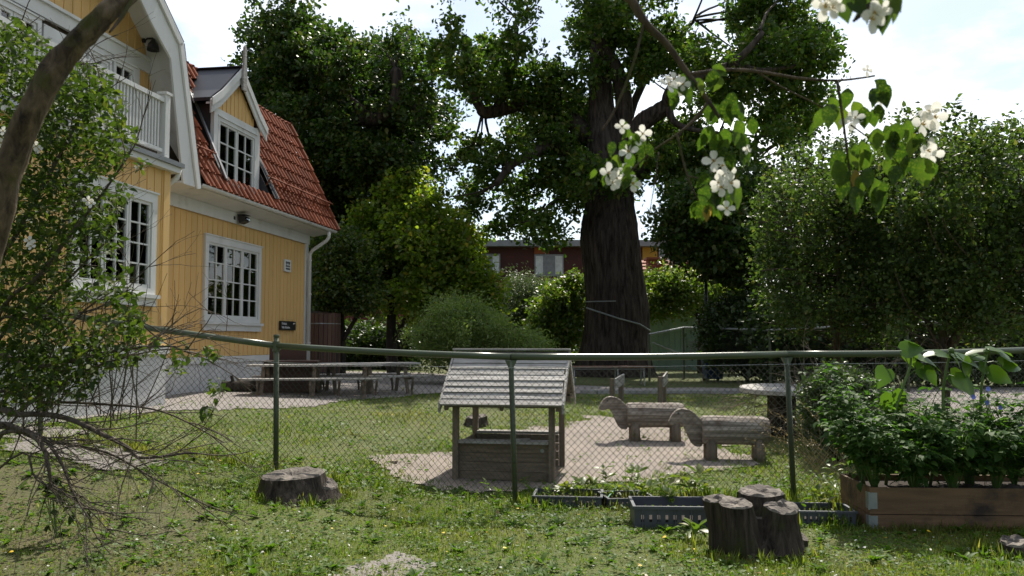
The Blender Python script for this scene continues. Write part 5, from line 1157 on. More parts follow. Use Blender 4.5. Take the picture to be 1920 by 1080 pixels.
tree('added_backdrop_tree', 'broad tree crown added behind the lilacs to darken the window reflections', 'tree', (1690, 690), 31, [([(1690, 620, 0), (1700, 520, 0), (1710, 420, 0)], 16, 6), ([(1695, 560, 0), (1600, 450, 0), (1520, 400, 0)], 9, 3), ([(1700, 540, 0), (1800, 440, 0), (1900, 400, 0)], 9, 3)], fill(P_, 31, 2.0, 46, 52, 60), 24000, .17, LEAF_OVATE, LM_oak, spread=.28, per=14, shell=.5)  # added so the house windows reflect dark leaves instead of open sky
def lilac_shoots(t, us, Y):
    P, D, Nn, S = [], [], [], []; m = MB()
    for u, v0, v1 in us:
        a = at(u + rand(-8, 8), v0 + 40, Y + rand(-.5, .5)); e = at(u, v1, a.y); q = limb_pts([a, a.lerp(e, .5) + Vector((rand(-.06, .06), 0, 0)), e], 5, .06, u); m.tube(q, taper(len(q), .008, .003), 4)
        for w in q[2:]:
            for _ in range(7):
                P.append((w.x + rand(-.07, .07), w.y + rand(-.07, .07), w.z + rand(-.05, .05))); D.append((rand(-1, 1), rand(-1, 1), rand(-.3, .9))); Nn.append((rand(-1, 1), rand(-1, 1), 1)); S.append(rand(.055, .10))
    part('shoot', m, M_stem, t, kind='stuff'); link('shoot_leaves', leaf_mesh('shoot_leaves', np.array(P), np.array(D), np.array(Nn), np.array(S), LEAF_OVATE, LM_lilac, 1.1), t)
lil = [o for o in col.objects if o.name.startswith('lilac_shrub')]
lilac_shoots(lil[0], [(1440, 345, 300), (1465, 310, 285), (1490, 300, 275), (1515, 295, 285), (1545, 292, 268), (1575, 285, 262), (1600, 280, 250), (1625, 280, 258), (1650, 290, 262), (1425, 420, 395), (1430, 380, 340)], 13.6)
lilac_shoots(lil[1], [(1680, 270, 235), (1700, 235, 205), (1720, 235, 212), (1745, 245, 228), (1775, 242, 205), (1795, 228, 190), (1815, 228, 215), (1840, 240, 222), (1870, 248, 235), (1890, 255, 212), (1905, 256, 240), (1660, 300, 270)], 12.4)
# dark hedge closing the view behind, and a darker one at the left
def hedge(label, poly, base, Y, n, seed, cnt, lm=LM_hedge, size=.14):
    b = at(base[0], base[1], Y); b.z = gz(b.x, b.y); t = thing('hedge', label, 'hedge', b, group='hedges closing the view')
    cl = fill(poly, Y, .8, 34, seed, cnt); st_ = MB()
    for c in cl[::3]: st_.tube([(c[0] * .98 + b.x * .02, c[1], b.z - .05), (c[0], c[1], c[2])], [.04, .015], 5)
    part('stems', st_, M_bark, t, kind='stuff'); foliage('foliage', t, cl, n, size, LEAF_OVATE, lm, spread=.3, per=14, shell=.6)
hedge('dark clipped hedge far right behind the lilac stems', [(1430, 560), (1700, 570), (1990, 560), (1990, 715), (1430, 715)], (1700, 715), 19.0, 26000, 41, 70)
hedge('dark undergrowth behind the maple stems', [(560, 610), (660, 610), (780, 600), (800, 700), (560, 705)], (680, 705), 29, 15000, 42, 36)
hedge('low dark hedge behind the willow shrub and oak foot', [(930, 640), (1080, 640), (1080, 710), (930, 710)], (1000, 708), 29.5, 9000, 43, 24)
hedge('shaded hedge behind the pale green shed and far fence', [(1215, 620), (1460, 600), (1460, 706), (1215, 708)], (1330, 706), 31.5, 16000, 44, 40)
hedge('overgrown bank of leaves behind the yellow house corner', [(300, 480), (560, 480), (570, 700), (300, 700)], (440, 702), 31, 16000, 45, 44)
# round bush by the table, dead twigs
P_ = [(1505, 720), (1540, 690), (1590, 685), (1640, 700), (1650, 760), (1640, 830), (1590, 850), (1530, 840), (1500, 790)]
tree('box_bush', 'small rounded bush behind the fence beside the round table', 'shrub', (1575, 850), 9.9, [([(1575, 800, 0), (1575, 750, 0)], 4, 2)], fill(P_, 9.9, .42, 26, 18, 44), 18000, .040, LEAF_OVATE, LM_hedge, spread=.075, per=14, shell=.55)
b = gp(1590, 742); b = Vector((b.x * .8, 12.0, gz(b.x * .8, 12.0))); b = at(1560, 700, 11.6); b.z = gz(b.x, b.y)
dt_ = thing('dead_shrub', 'bare dead shrub of pale tangled twigs in front of the lilacs', 'shrub', b)
def twigs(mb, base, d, ln, r, depth, spread=.6, grav=0.0, seg=4, tips=None, kids=(2, 4)):
    P = [Vector(base)]; d = d.normalized()
    for i in range(seg):
        d = (d + Vector((rand(-1, 1), rand(-1, 1), rand(-1, 1))) * .18 + Vector((0, 0, -grav))).normalized(); P.append(P[-1] + d * ln / seg)
    mb.tube(P, taper(seg + 1, r, r * .55), 5 if r > .006 else 4, cap=False)
    if tips is not None: tips.append((P, d, depth))
    if depth > 0:
        for k in range(random.randint(*kids)):
            q = P[random.randint(1, seg)]; dd = (d + Vector((rand(-1, 1), rand(-1, 1), rand(-.7, 1))) * spread).normalized()
            twigs(mb, q, dd, ln * rand(.55, .8), r * .55, depth - 1, spread, grav, seg, tips, kids)
dm = MB()
for k in range(16):
    a = rand(0, 6.28); twigs(dm, b + Vector((math.cos(a) * .1, math.sin(a) * .1, .0)), Vector((math.cos(a) * .8 - .1, math.sin(a) * .5, rand(.5, 1.1))), rand(.6, .95), .013, 3, .9, .10)
part('twig', dm, M_dead, dt_, kind='stuff')
# ------------------------------------------------------------------ big arching shrub at the left
def petal_flower(parent, p, d, size, nm='flower', pet=4):
    """a four petalled white flower facing d"""
    d = Vector(d).normalized(); x = d.cross(Vector((.3, .2, .9))).normalized(); y = d.cross(x); m = MB()
    for k in range(pet):
        a = 2 * math.pi * k / pet + .3; u = x * math.cos(a) + y * math.sin(a); w = -x * math.sin(a) + y * math.cos(a); s = size * rand(.9, 1.1); c = rand(.05, .35)
        Q = lambda l, ww, h: Vector(p) + u * l * s + w * ww * s + d * h * s
        vs = [Q(.04, 0, 0), Q(.28, .22, .10 + c * .2), Q(.58, .36, .16 + c * .3), Q(.88, .27, .12 + c * .5), Q(1.0, 0, .04 + c * .5), Q(.88, -.27, .12 + c * .5), Q(.58, -.36, .16 + c * .3), Q(.28, -.22, .10 + c * .2), Q(.55, 0, .05 + c * .3)]
        m.add(vs, [(0, 1, 8), (1, 2, 8), (2, 3, 8), (3, 4, 8), (4, 5, 8), (5, 6, 8), (6, 7, 8), (7, 0, 8)])
    f = part(nm, m, M_petal, parent, True)
    sm = MB()
    for k in range(7):
        a = k * 2.4; q = Vector(p) + (x * math.cos(a) + y * math.sin(a)) * size * .13; sm.tube([Vector(p), q + d * size * .30], size * .035, 4)
    part('stamen', sm, M_stamen, f)
SB = Vector((-3.55, 4.9, gz(-3.55, 4.9)))
ls = thing('mock_orange_shrub', 'large arching shrub with white flowers and bare grey lower branches at the left edge', 'shrub', SB)
sm = MB(); tips = []
def arch(pts, r0, r1):
    P = limb_pts([Vector(SB)] + [at(u, v, Y) for u, v, Y in pts], 5, .05, pts[0][0]); sm.tube(P, taper(len(P), r0, r1), 7, cap=False); return P
arcs = []
for pts, r0, r1 in [
    ([(-40, 700, 4.7), (60, 690, 4.6), (130, 680, 4.5), (240, 655, 4.5), (330, 650, 4.5)], .030, .006),
    ([(-40, 800, 4.6), (40, 780, 4.5), (120, 785, 4.4), (190, 815, 4.3), (240, 840, 4.3), (270, 862, 4.3), (370, 850, 4.3)], .032, .008),
    ([(-40, 830, 4.5), (40, 808, 4.3), (80, 838, 4.2), (92, 880, 4.1), (96, 915, 4.1)], .030, .010),
    ([(-40, 850, 4.4), (60, 815, 4.3), (110, 860, 4.2), (140, 930, 4.1), (175, 985, 4.1)], .024, .005),
    ([(-40, 760, 4.9), (80, 755, 4.9), (200, 760, 4.9), (310, 775, 4.9), (420, 830, 4.9)], .020, .005),
    ([(-40, 820, 4.9), (90, 830, 4.8), (200, 850, 4.8), (290, 900, 4.7), (380, 945, 4.7)], .018, .005),
    ([(-40, 640, 4.9), (80, 600, 4.9), (180, 580, 5.0), (250, 540, 5.0)], .022, .005),
    ([(-30, 560, 4.8), (30, 440, 4.7), (90, 330, 4.6), (150, 220, 4.6), (200, 150, 4.6)], .030, .006),
    ([(-40, 480, 5.1), (20, 320, 5.1), (60, 200, 5.0), (120, 130, 5.0), (190, 118, 5.0)], .028, .006),
    ([(-20, 620, 4.6), (70, 520, 4.5), (140, 430, 4.5), (215, 330, 4.5), (260, 260, 4.5)], .024, .005),
    ([(-20, 660, 4.7), (90, 560, 4.7), (170, 480, 4.7), (235, 420, 4.7)], .020, .005),
    ([(0, 700, 4.8), (100, 640, 4.8), (200, 560, 4.9), (300, 640, 4.9), (400, 680, 4.9)], .014, .004),
    ([(30, 780, 4.7), (150, 700, 4.7), (280, 660, 4.7), (370, 655, 4.7)], .014, .004),
    ([(-60, 420, 5.0), (-40, 250, 5.0), (0, 130, 5.0), (40, 50, 5.0)], .024, .006),
    ([(20, 860, 4.4), (70, 900, 4.3), (150, 940, 4.2), (215, 1005, 4.1)], .012, .003)]:
    arcs.append(arch(pts, r0 * .62, r1 * .7))
alltips = []
for P in arcs:
    n = len(P); low = P[-1].z < 1.2
    for k in list(range(n // 4, n, 2)) + (list(range(n // 3, n, 5)) if low else []):
        d = (P[min(k + 1, n - 1)] - P[k - 1]).normalized()
        twigs(sm, P[k], d + Vector((rand(-.8, .8), rand(-.8, .8), rand(-.3, .9))), rand(.2, .45), .0038, 2, .8, .03, 4, alltips, (1, 3))
part('branch', sm, M_twig, ls, True)
# thin whips rising in front of the window
wm = MB(); 
for k in range(26):
    u0 = rand(20, 270); Y = rand(4.4, 5.2); a = at(u0, rand(760, 820), Y); bb = at(u0 + rand(-30, 90), rand(430, 620), Y + rand(-.2, .2)); P = limb_pts([a, a.lerp(bb, .5) + Vector((rand(-.08, .08), 0, 0)), bb], 4, .1, k); wm.tube(P, taper(len(P), .0042, .0015), 4, cap=False); alltips.append((P[4:], (bb - a).normalized(), 0))
part('whip', wm, M_twig, ls, kind='stuff')
LP, LD, LN, LS_ = [], [], [], []
def addleaf(p, d, s, nb=.6):
    LP.append(tuple(p)); LD.append(tuple(d)); LN.append((rand(-1, 1), rand(-1, 1), nb * 2 + rand(-.6, 1))); LS_.append(s)
for P, d, dep in alltips:
    for q in P[1:]:
        v_ = 640 - F * (q.z - EYE) / q.y; u_ = 960 + F * q.x / q.y
        dens = 1.6 if v_ < 600 else (1.3 if v_ < 700 else (1.1 if u_ < 300 and v_ < 880 else .6))
        if u_ > 250 and v_ < 600: dens *= .25
        if u_ < 30 or u_ > 340: dens += .2 * (v_ < 780)
        for _ in range(np.random.default_rng(len(LP)).poisson(dens)):
            addleaf(q + Vector((rand(-.03, .03), rand(-.03, .03), rand(-.03, .03))), (d.x + rand(-1, 1), d.y + rand(-1, 1), d.z * .5 + rand(-.8, .4)), rand(.045, .075))
# filled leaf masses
MASS = [(40, 110, 60), (20, 60, 30), (30, 190, 70), (110, 150, 48), (165, 165, 46), (120, 220, 60), (190, 215, 52), (50, 290, 70), (130, 300, 60), (215, 275, 36), (200, 300, 36), (40, 380, 60), (110, 390, 60), (180, 390, 44), (40, 470, 60), (110, 470, 52), (190, 450, 36), (30, 560, 56), (100, 560, 50), (180, 530, 34), (230, 560, 28), (40, 640, 50), (110, 640, 46), (190, 620, 36), (240, 600, 26), (60, 700, 46), (140, 700, 44), (20, 750, 34), (240, 660, 30), (180, 660, 44), (250, 610, 30), (90, 740, 30), (290, 650, 22), (30, 690, 48), (340, 660, 22), (390, 665, 20), (405, 730, 20), (390, 770, 14), (330, 690, 16), (230, 360, 20), (245, 250, 16), (265, 310, 10), (230, 510, 14)]
for u, v, r in MASS:
    for _ in range(int(r * (7.6 if r > 40 else 4.0 if r > 24 else 1.8))):
        a = rand(0, 6.28); rr = r * math.sqrt(rand(0, 1)); q = at(u + math.cos(a) * rr, v + math.sin(a) * rr, 4.85 + rand(-.6, .6)); addleaf(q, (rand(-1, 1), rand(-1, 1), rand(-1, .5)), rand(.030, .056))
leaf_parts(ls, 'leaf', LP, LD, LN, LS_, LEAF_OVATE, LM_rose, 300, .88)
for u, v in ((6, 246), (2, 268), (68, 274), (74, 280), (165, 376), (172, 382), (55, 452), (58, 462)):
    petal_flower(ls, at(u, v, 4.25), (rand(-.3, .6), -1, rand(-.2, .6)), .026)
# leafy shoot at the foot of the shrub
b = gp(105, 1010); t = thing('leafy_shoot', 'fresh green leafy shoot hanging low over the shaded grass', 'plant', b); m = MB(); LP, LD, LN, LS_ = [], [], [], []
for k in range(6):
    a = at(100 + rand(-6, 6), 905, b.y); e = at(100 + rand(-50, 75), rand(920, 1000), b.y + rand(-.2, .2)); P = limb_pts([Vector((b.x, b.y, b.z)), a, e], 4, .1, k); m.tube(P, .003, 4)
    for q in P[3:]:
        for _ in range(4): addleaf(q, (rand(-1, 1), rand(-1, 1), rand(-.9, .3)), rand(.05, .085))
part('stem', m, M_gstem, t); leaf_parts(t, 'leaf', LP, LD, LN, LS_, LEAF_OVATE, LM_rose, 300, .9)

# unseen hedge added behind the camera to cut sky fill from the front
def back_hedge(label, x0, x1, y, hgt, n, seed):
    g = np.random.default_rng(seed); t = thing('added_back_hedge', label, 'hedge', ((x0 + x1) / 2, y, 0), group='unseen shrubs added behind the camera'); cl = []
    for k in range(26): cl.append((g.uniform(x0, x1), y + g.uniform(-.7, .7), g.uniform(.4, hgt), g.uniform(.45, .75)))
    m = MB()
    for c in cl[::2]: m.tube([(c[0] * .9 + (x0 + x1) * .05, y, -.05), (c[0], c[1], c[2])], [.03, .01], 5)
    part('stems', m, M_stem, t, kind='stuff'); foliage('foliage', t, cl, n, .11, LEAF_OVATE, LM_rose, spread=.25, per=12, shell=.6)
back_hedge('tall leafy shrubs added unseen behind the camera to dim the front', -5.5, 5.0, -2.6, 4.2, 9000, 77)
# thick leaning stem close to the camera
P0 = [Vector((-1.95, 2.0, gz(-1.95, 2))), at(-120, 760, 2.0), at(-30, 470, 2.0), at(20, 300, 2.0), at(75, 175, 2.0), at(130, 95, 2.02), at(195, 30, 2.05), at(250, -20, 2.1), at(330, -90, 2.2), at(430, -150, 2.4)]
P = limb_pts(P0, 7, .03, 2); t = thing('leaning_stem', 'thick mossy grey brown stem leaning close across the top left corner', 'tree', P0[0])
part('trunk', MB().tube(P, [.036 - .016 * (i / len(P)) for i in range(len(P))], 28, wob=.30, seed=4), M_lean, t, True)
part('dead_twig', MB().tube(limb_pts([at(258, -30, 2.1), at(235, 20, 2.05), at(218, 45, 2.02), at(205, 61, 2.0)], 3, .05), [.006, .006, .005, .005, .005, .004, .004, .003, .003, .002][:10], 6), M_stem, t, True)

# ------------------------------------------------------------------ mock orange branch hanging into the top right
MO = Vector((2.7, .9, gz(2.7, .9)))
mo = thing('mock_orange_branch', 'blossoming branch with white flowers and drooping leaves hanging close in front of the giant oak', 'shrub', MO)
YM = 1.75
def brn(pts, r0, r1, nm='branch', m=M_stem, start=None):
    P = ([Vector(s) for s in start] if start else []) + [at(u, v, YM + d) for u, v, d in pts]; P = limb_pts(P, 5, .03, pts[0][0]); part(nm, MB().tube(P, taper(len(P), r0, r1), 8), m, mo, True)
brn([(1120, -120, .0), (1185, 0, 0), (1215, 48, 0), (1250, 82, 0), (1292, 140, 0), (1330, 192, 0), (1350, 222, 0)], .016, .0032, start=[MO, (2.5, 1.1, 1.6), (1.7, 1.4, 2.6), (.7, 1.65, 2.75)])
brn([(1292, 138, 0), (1360, 130, .03), (1420, 133, .06), (1500, 146, .1), (1570, 150, .12), (1640, 142, .14)], .0048, .0022)
brn([(1570, 150, .12), (1580, 215, .1), (1590, 290, .1), (1601, 372, .1)], .0036, .0018)
brn([(1328, 190, 0), (1300, 225, 0), (1268, 252, 0), (1216, 288, .02), (1148, 352, .03)], .0035, .0012)
brn([(1208, 40, 0), (1190, 110, -.02), (1164, 180, -.03), (1145, 220, -.03), (1128, 244, -.03)], .0030, .0022)
brn([(1270, 252, 0), (1288, 325, 0), (1310, 378, 0)], .0026, .0012)
brn([(1288, 330, 0), (1340, 342, 0)], .0016, .001)
brn([(1420, 135, .06), (1460, 160, .08), (1520, 190, .1), (1570, 215, .1)], .0022, .001)
brn([(1235, 285, .02), (1228, 340, .02), (1222, 375, .02), (1216, 412, .02)], .0014, .0006, m=M_twig)
brn([(1595, 235, .1), (1640, 265, .1), (1690, 280, .1)], .0018, .001)
ML = []
# long pointed leaf that curls down and cups along the midrib
def droop_leaf():
    vs, fs = [], []; L_ = [(0, .02), (.10, .16), (.25, .27), (.42, .31), (.60, .26), (.78, .15), (.90, .06), (1.0, .0)]
    for i, (y, w) in enumerate(L_):
        z = -.34 * y * y + .05 * math.sin(y * 9); vs += [(-w, y, z + .30 * w + .02 * (-1) ** i), (-w * .5, y, z + .09 * w), (0, y, z - .02), (w * .5, y, z + .09 * w), (w, y, z + .30 * w - .02 * (-1) ** i)]
    for i in range(len(L_) - 1):
        for j in range(4): fs.append((i * 5 + j, i * 5 + j + 1, i * 5 + j + 6, i * 5 + j + 5))
    return np.array(vs), np.array(fs)
LEAF_DROOP = droop_leaf()
def ml(u, v, l, ang, face=0.0, d=0.0):
    """leaf hanging at pixel (u,v), l long in pixels, ang its direction in the picture plane (0 = straight down, + = to the right)"""
    Y = YM + d + rand(-.05, .05); p = at(u, v, Y); a = R(ang); dy = rand(-.35, .35)
    ML.append((tuple(p), (math.sin(a), dy, -math.cos(a)), (face + rand(-.5, .5), -1.0, rand(-.2, .7)), l * Y / F))
for c in [(1300, 145, 48, -75), (1335, 125, 40, 60), (1340, 130, 50, -15), (1318, 150, 40, -60), (1275, 150, 40, 10), (1285, 165, 45, 20), (1262, 160, 42, 5), (1270, 175, 38, -20), (1310, 150, 34, 20),
          (1360, 185, 62, 10), (1375, 190, 52, 30), (1345, 195, 48, -10), (1335, 235, 50, -25), (1358, 240, 48, 10), (1380, 225, 50, 20), (1348, 250, 48, -15), (1330, 190, 50, 0), (1388, 250, 48, 5), (1320, 250, 40, -10), (1370, 285, 45, 0), (1390, 275, 45, 15), (1360, 275, 44, -20),
          (1168, 225, 28, 10), (1180, 240, 28, -30), (1195, 250, 34, 40), (1172, 262, 36, -10), (1195, 265, 40, 20), (1180, 285, 40, 5), (1160, 290, 38, -20), (1165, 305, 40, 10), (1200, 285, 34, 10), (1140, 325, 30, -20), (1178, 325, 40, -15), (1150, 265, 34, -15), (1212, 270, 34, 20), (1186, 330, 32, 20), (1148, 300, 40, 0),
          (1325, 345, 50, -15), (1340, 355, 58, 0), (1320, 375, 52, -10), (1360, 350, 60, 25), (1372, 345, 56, 18), (1312, 375, 45, -20), (1345, 375, 45, 8), (1330, 325, 42, -40), (1308, 378, 40, -10), (1322, 380, 26, 5),
          (1640, 150, 60, 45), (1650, 155, 58, 20), (1590, 165, 52, -10), (1560, 195, 58, -18), (1575, 200, 52, 5), (1545, 205, 48, -25), (1620, 200, 50, 5), (1635, 205, 44, 20), (1600, 190, 44, 30), (1640, 165, 44, -10), (1575, 280, 60, -12), (1580, 290, 70, -5), (1568, 300, 60, 10), (1600, 275, 55, 20), (1620, 280, 50, 10), (1645, 240, 52, -5), (1660, 235, 48, 20), (1680, 230, 52, 0), (1700, 225, 50, 12), (1670, 260, 54, -10), (1690, 265, 56, 5), (1710, 250, 56, 10), (1700, 290, 58, -8), (1720, 295, 62, 6), (1730, 295, 66, 12), (1655, 340, 50, -5), (1640, 335, 56, 10), (1625, 315, 48, 0), (1660, 300, 50, 25), (1680, 310, 46, -15), (1610, 330, 44, 5), (1600, 350, 60, 8), (1645, 350, 60, 0), (1585, 330, 55, -15), (1745, 300, 50, 6)]:
    ml(*c, d=.1 if c[0] > 1500 else 0)
A = np.array
for q in list(ML):
    if random.random() < .35: ML.append((tuple(Vector(q[0]) + Vector((rand(-.025, .025), rand(-.05, .05), rand(-.02, .02)))), (q[1][0] + rand(-.5, .5), q[1][1] + rand(-.3, .3), q[1][2]), (q[2][0] + rand(-.5, .5), -1, rand(-.3, .8)), q[3] * rand(.6, .85)))
leaf_parts(mo, 'leaf', A([q[0] for q in ML]), A([q[1] for q in ML]), A([q[2] for q in ML]), A([q[3] for q in ML]) * .88, LEAF_DROOP, LM_mock, 300, 1.0)
M_yleaf = leafmat('faded_leaf', [(0, (.26, .20, .06)), (1, (.32, .22, .06))], (1.2, 1.1, .6), .5)
for u, v in ((1602, 318), (1325, 382)):
    p = at(u, v, YM + (.08 if u > 1500 else -.02)); o = link('leaf', leaf_mesh('leaf', A([tuple(p)]), A([(.1, .1, -1.)]), A([(.2, -1., .2)]), A([.038]), LEAF_DROOP, M_yleaf, .9), mo); o['label'] = 'faded yellow brown leaf'
for u, v, s in [(1252, 160, 20), (1272, 162, 20), (1262, 150, 16), (1280, 158, 14), (1166, 238, 15), (1206, 250, 16), (1180, 285, 18), (1196, 262, 15), (1139, 325, 20), (1156, 333, 20), (1186, 346, 19), (1172, 318, 14), (1150, 342, 14), (1338, 303, 22), (1352, 312, 20), (1362, 322, 18), (1368, 343, 22), (1354, 352, 20), (1348, 342, 16), (1362, 392, 16), (1596, 228, 20), (1604, 222, 16), (1728, 232, 26), (1752, 218, 26), (1742, 212, 20), (1738, 282, 24), (1748, 288, 20), (1400, 280, 10), (1650, 190, 18), (1625, 132, 12)]:
    Y = YM + (.10 if u > 1500 else -.02) + rand(-.03, .03); petal_flower(mo, at(u, v, Y), (rand(-.7, .7), -1, rand(-.5, .6)), s * Y / F * 1.05)
# second spray at the top edge
YT = 1.25; b = at(1640, -150, YT)
mt = thing('mock_orange_spray', 'dark leaved spray with two large white flowers cut by the top edge', 'shrub', (2.6, .7, gz(2.6, .7)))
P = limb_pts([Vector((2.6, .7, gz(2.6, .7))), Vector((2.3, .8, 1.8)), Vector((1.5, 1.1, 2.3)), at(1690, -110, YT), at(1645, -10, YT), at(1612, 28, YT), at(1600, 40, YT)], 5, .03, 3); part('branch', MB().tube(P, taper(len(P), .014, .002), 8), M_stem, mt, True)
q = [(1575, -12, 58, 15), (1592, -18, 60, 25), (1598, -10, 52, 40), (1640, -5, 62, 8), (1632, 0, 50, -20), (1650, 8, 58, 5), (1670, -20, 62, 15), (1655, -25, 60, 35), (1630, 20, 34, -70)]
leaf_parts(mt, 'leaf', A([tuple(at(u, v, YT + rand(-.04, .04))) for u, v, l, a in q]), A([(math.sin(R(a)), rand(-.4, .4), -math.cos(R(a))) for u, v, l, a in q]), A([(rand(-.5, .5), -1, rand(-.2, .5)) for _ in q]), A([l * YT / F for u, v, l, a in q]), LEAF_DROOP, LM_lilac, 300, 1.05)
for u, v, s in ((1545, 10, 30), (1560, 16, 26), (1552, -4, 26), (1632, 36, 30), (1640, 24, 24), (1655, 18, 20)): petal_flower(mt, at(u, v, YT - .03), (rand(-.5, .5), -1, rand(-.6, .1)), s * YT / F)

# ------------------------------------------------------------------ plants of the raised bed
bedM = Matrix.Translation((BX, BY, BZ)) @ Matrix.Rotation(R(-3), 4, 'Z')
def leafy(name, label, cat, x, y, hgt, n_st, per, size, lm, tm, wd, group, spread=.28, lean=(0, 0)):
    b = bedM @ Vector((x, y, .25)); t = thing(name, label, cat, b, group=group); m = MB(); global LP, LD, LN, LS_; LP, LD, LN, LS_ = [], [], [], []
    for k in range(n_st):
        a = rand(0, 6.28); e = b + Vector((math.cos(a) * spread * rand(.4, 1) + lean[0], math.sin(a) * spread * rand(.4, 1) + lean[1], hgt * rand(.55, 1.0)))
        P = limb_pts([b, b.lerp(e, .5) + Vector((0, 0, hgt * .12)), e], 5, .06, k + x); m.tube(P, taper(len(P), .006, .0025), 5)
        for q in P[3:]:
            # compound leaf: a stalk with leaflets
            for _ in range(2):
                dd = Vector((rand(-1, 1), rand(-1, 1), rand(-.3, .35))).normalized(); L_ = rand(.08, .17)
                m.tube([q, q + dd * L_ * .6 + Vector((0, 0, .01)), q + dd * L_ + Vector((0, 0, -.02))], .0016, 3, cap=False)
                for f, sd in ((.45, 1), (.45, -1), (.75, 1), (.75, -1), (1, 0)):
                    s_ = Vector((-dd.y, dd.x, 0)) * sd; addleaf(q + dd * L_ * f, tuple(dd * (.4 + (sd == 0)) + s_ * .8 + Vector((0, 0, rand(-.5, .1)))), size * rand(.75, 1.25) * (1.3 if sd == 0 else 1), 1.0)
    idx = list(range(len(LP))); random.shuffle(idx); idx = idx[:per]
    part('stem', m, M_gstem, t); leaf_parts(t, 'leaf', [LP[i] for i in idx], [LD[i] for i in idx], [LN[i] for i in idx], [LS_[i] for i in idx], tm, lm, 70, wd)
labs = ['leafy tomato plant at the left front corner of the raised bed', 'tomato plant drooping over the bed edge right of the corner plant', 'bushy tomato plant at the middle of the raised bed front', 'tomato plant at the front of the bed below the rightmost sunflower', 'tomato plant at the right picture edge of the raised bed', 'tall pea like plant climbing behind the left corner of the bed', 'tall tangled plant behind the middle of the raised bed', 'dark leafy plant at the back right of the raised bed', 'blue green plant between the back plants of the bed']
for i, (x, y, h, n) in enumerate([(.10, .22, .50, 11), (.38, .2, .42, 11), (.68, .22, .46, 12), (1.0, .22, .46, 12), (1.32, .22, .48, 12), (.12, .62, .78, 11), (.52, .66, .66, 11), (.95, .7, .55, 10), (1.3, .68, .60, 10)]):
    leafy('tomato_plant', labs[i], 'plant', x, y * .72, h * 1.26, n + 8, 950, .050, LM_tom, LEAF_OVATE, 1.2, 'tomato plants in the raised bed', lean=(-.08 if i in (0, 5) else 0, -.06 if i < 5 else 0))
# sunflowers
def sunflower(label, pts, leaves, Y):
    P = [bedM @ Vector((pts[0][0], .42, .24))] + [at(u, v, Y) for u, v in pts[1:]]; P = limb_pts(P, 5, .03, pts[0][0]); t = thing('sunflower_plant', label, 'plant', P[0], group='young sunflowers in the raised bed')
    part('stem', MB().tube(P, taper(len(P), .013, .008), 8), M_gstem, t, True)
    lp, ld, ln, lsz = [], [], [], []
    for u, v, l, a, f, su, sv in leaves:
        p = at(u, v, Y + rand(-.06, .06)); s0 = at(su, sv, Y); part('leaf_stalk', MB().tube([s0, s0.lerp(p, .5) + Vector((0, 0, .02)), p], .004, 5), M_gstem, t)
        lp.append(tuple(p)); ld.append((math.sin(R(a)), rand(-.35, .35), -math.cos(R(a)))); ln.append((rand(-.3, .3), -1 + f, f + rand(0, .3))); lsz.append(l * Y / F)
    leaf_parts(t, 'leaf', A(lp), A(ld), A(ln), A(lsz), LEAF_HEART, LM_sun, 300, 1.0)
    tip = P[-1]; bud = MB().lathe([(.006, -.01), (.022, .0), (.026, .015), (.016, .03), (.004, .036)], 10, tuple(tip)); part('bud', bud, M_gstem, t, True)
sunflower('leftmost sunflower with pale curled leaf above the rail', [(.28, 0), (1676, 790), (1690, 735), (1706, 690), (1710, 655)], [(1688, 658, 42, 100, .3, 1706, 690), (1700, 640, 38, 70, .8, 1710, 655), (1712, 668, 60, 70, .7, 1710, 655), (1700, 655, 34, 20, .2, 1710, 655), (1662, 690, 42, -30, .5, 1680, 725), (1672, 732, 58, 10, .2, 1678, 760), (1716, 690, 44, 60, .3, 1700, 700), (1730, 690, 40, 40, .2, 1695, 712)], 6.75)
sunflower('middle sunflower with broad bright leaves between the other two', [(.62, 0), (1766, 800), (1770, 720), (1780, 668), (1784, 660)], [(1760, 662, 34, -80, .8, 1780, 668), (1778, 660, 38, 40, .8, 1784, 660), (1792, 668, 60, 65, .6, 1784, 662), (1806, 675, 50, 30, .4, 1784, 662), (1780, 700, 50, 50, .3, 1772, 705), (1788, 705, 52, 45, .5, 1772, 710), (1752, 662, 32, 80, .6, 1780, 668)], 6.8)
sunflower('rightmost sunflower with wide leaves held flat above the rail', [(.95, 0), (1838, 790), (1842, 720), (1850, 670), (1850, 662)], [(1845, 658, 40, -80, .9, 1850, 662), (1855, 656, 48, 85, .8, 1850, 662), (1872, 664, 52, 70, .6, 1850, 662), (1876, 684, 46, 88, .4, 1850, 680), (1852, 698, 46, 70, .2, 1846, 700), (1818, 672, 40, 100, .7, 1850, 668), (1835, 685, 30, 60, .2, 1846, 695)], 6.85)
# blue flowers
for i, (u, v, lab) in enumerate([(1852, 729, 'uppermost blue cornflower beside the rightmost sunflower stem'), (1824, 744, 'blue cornflower left of the rightmost sunflower stem'), (1850, 755, 'blue cornflower just right of the rightmost sunflower stem'), (1875, 764, 'blue cornflower lowest in the open gap of the bed'), (1912, 800, 'blue cornflower nearest the right picture edge')]):
    p = at(u, v, 6.7); b = Vector((p.x, 6.78, BZ + .25)); t = thing('cornflower', lab, 'flower', b, group='blue cornflowers in the raised bed')
    part('stem', MB().tube([b, b.lerp(p, .5) + Vector((.03, 0, 0)), p], .0022, 4), M_gstem, t); m = MB()
    for k in range(9):
        a = k * .698; d = Vector((math.cos(a), -.4, math.sin(a))); w = Vector((-math.sin(a), 0, math.cos(a))); m.add([p, p + d * .016 + w * .007, p + d * .020, p + d * .016 - w * .007], [(0, 1, 2), (0, 2, 3)])
    part('petals', m, M_bflow, t)

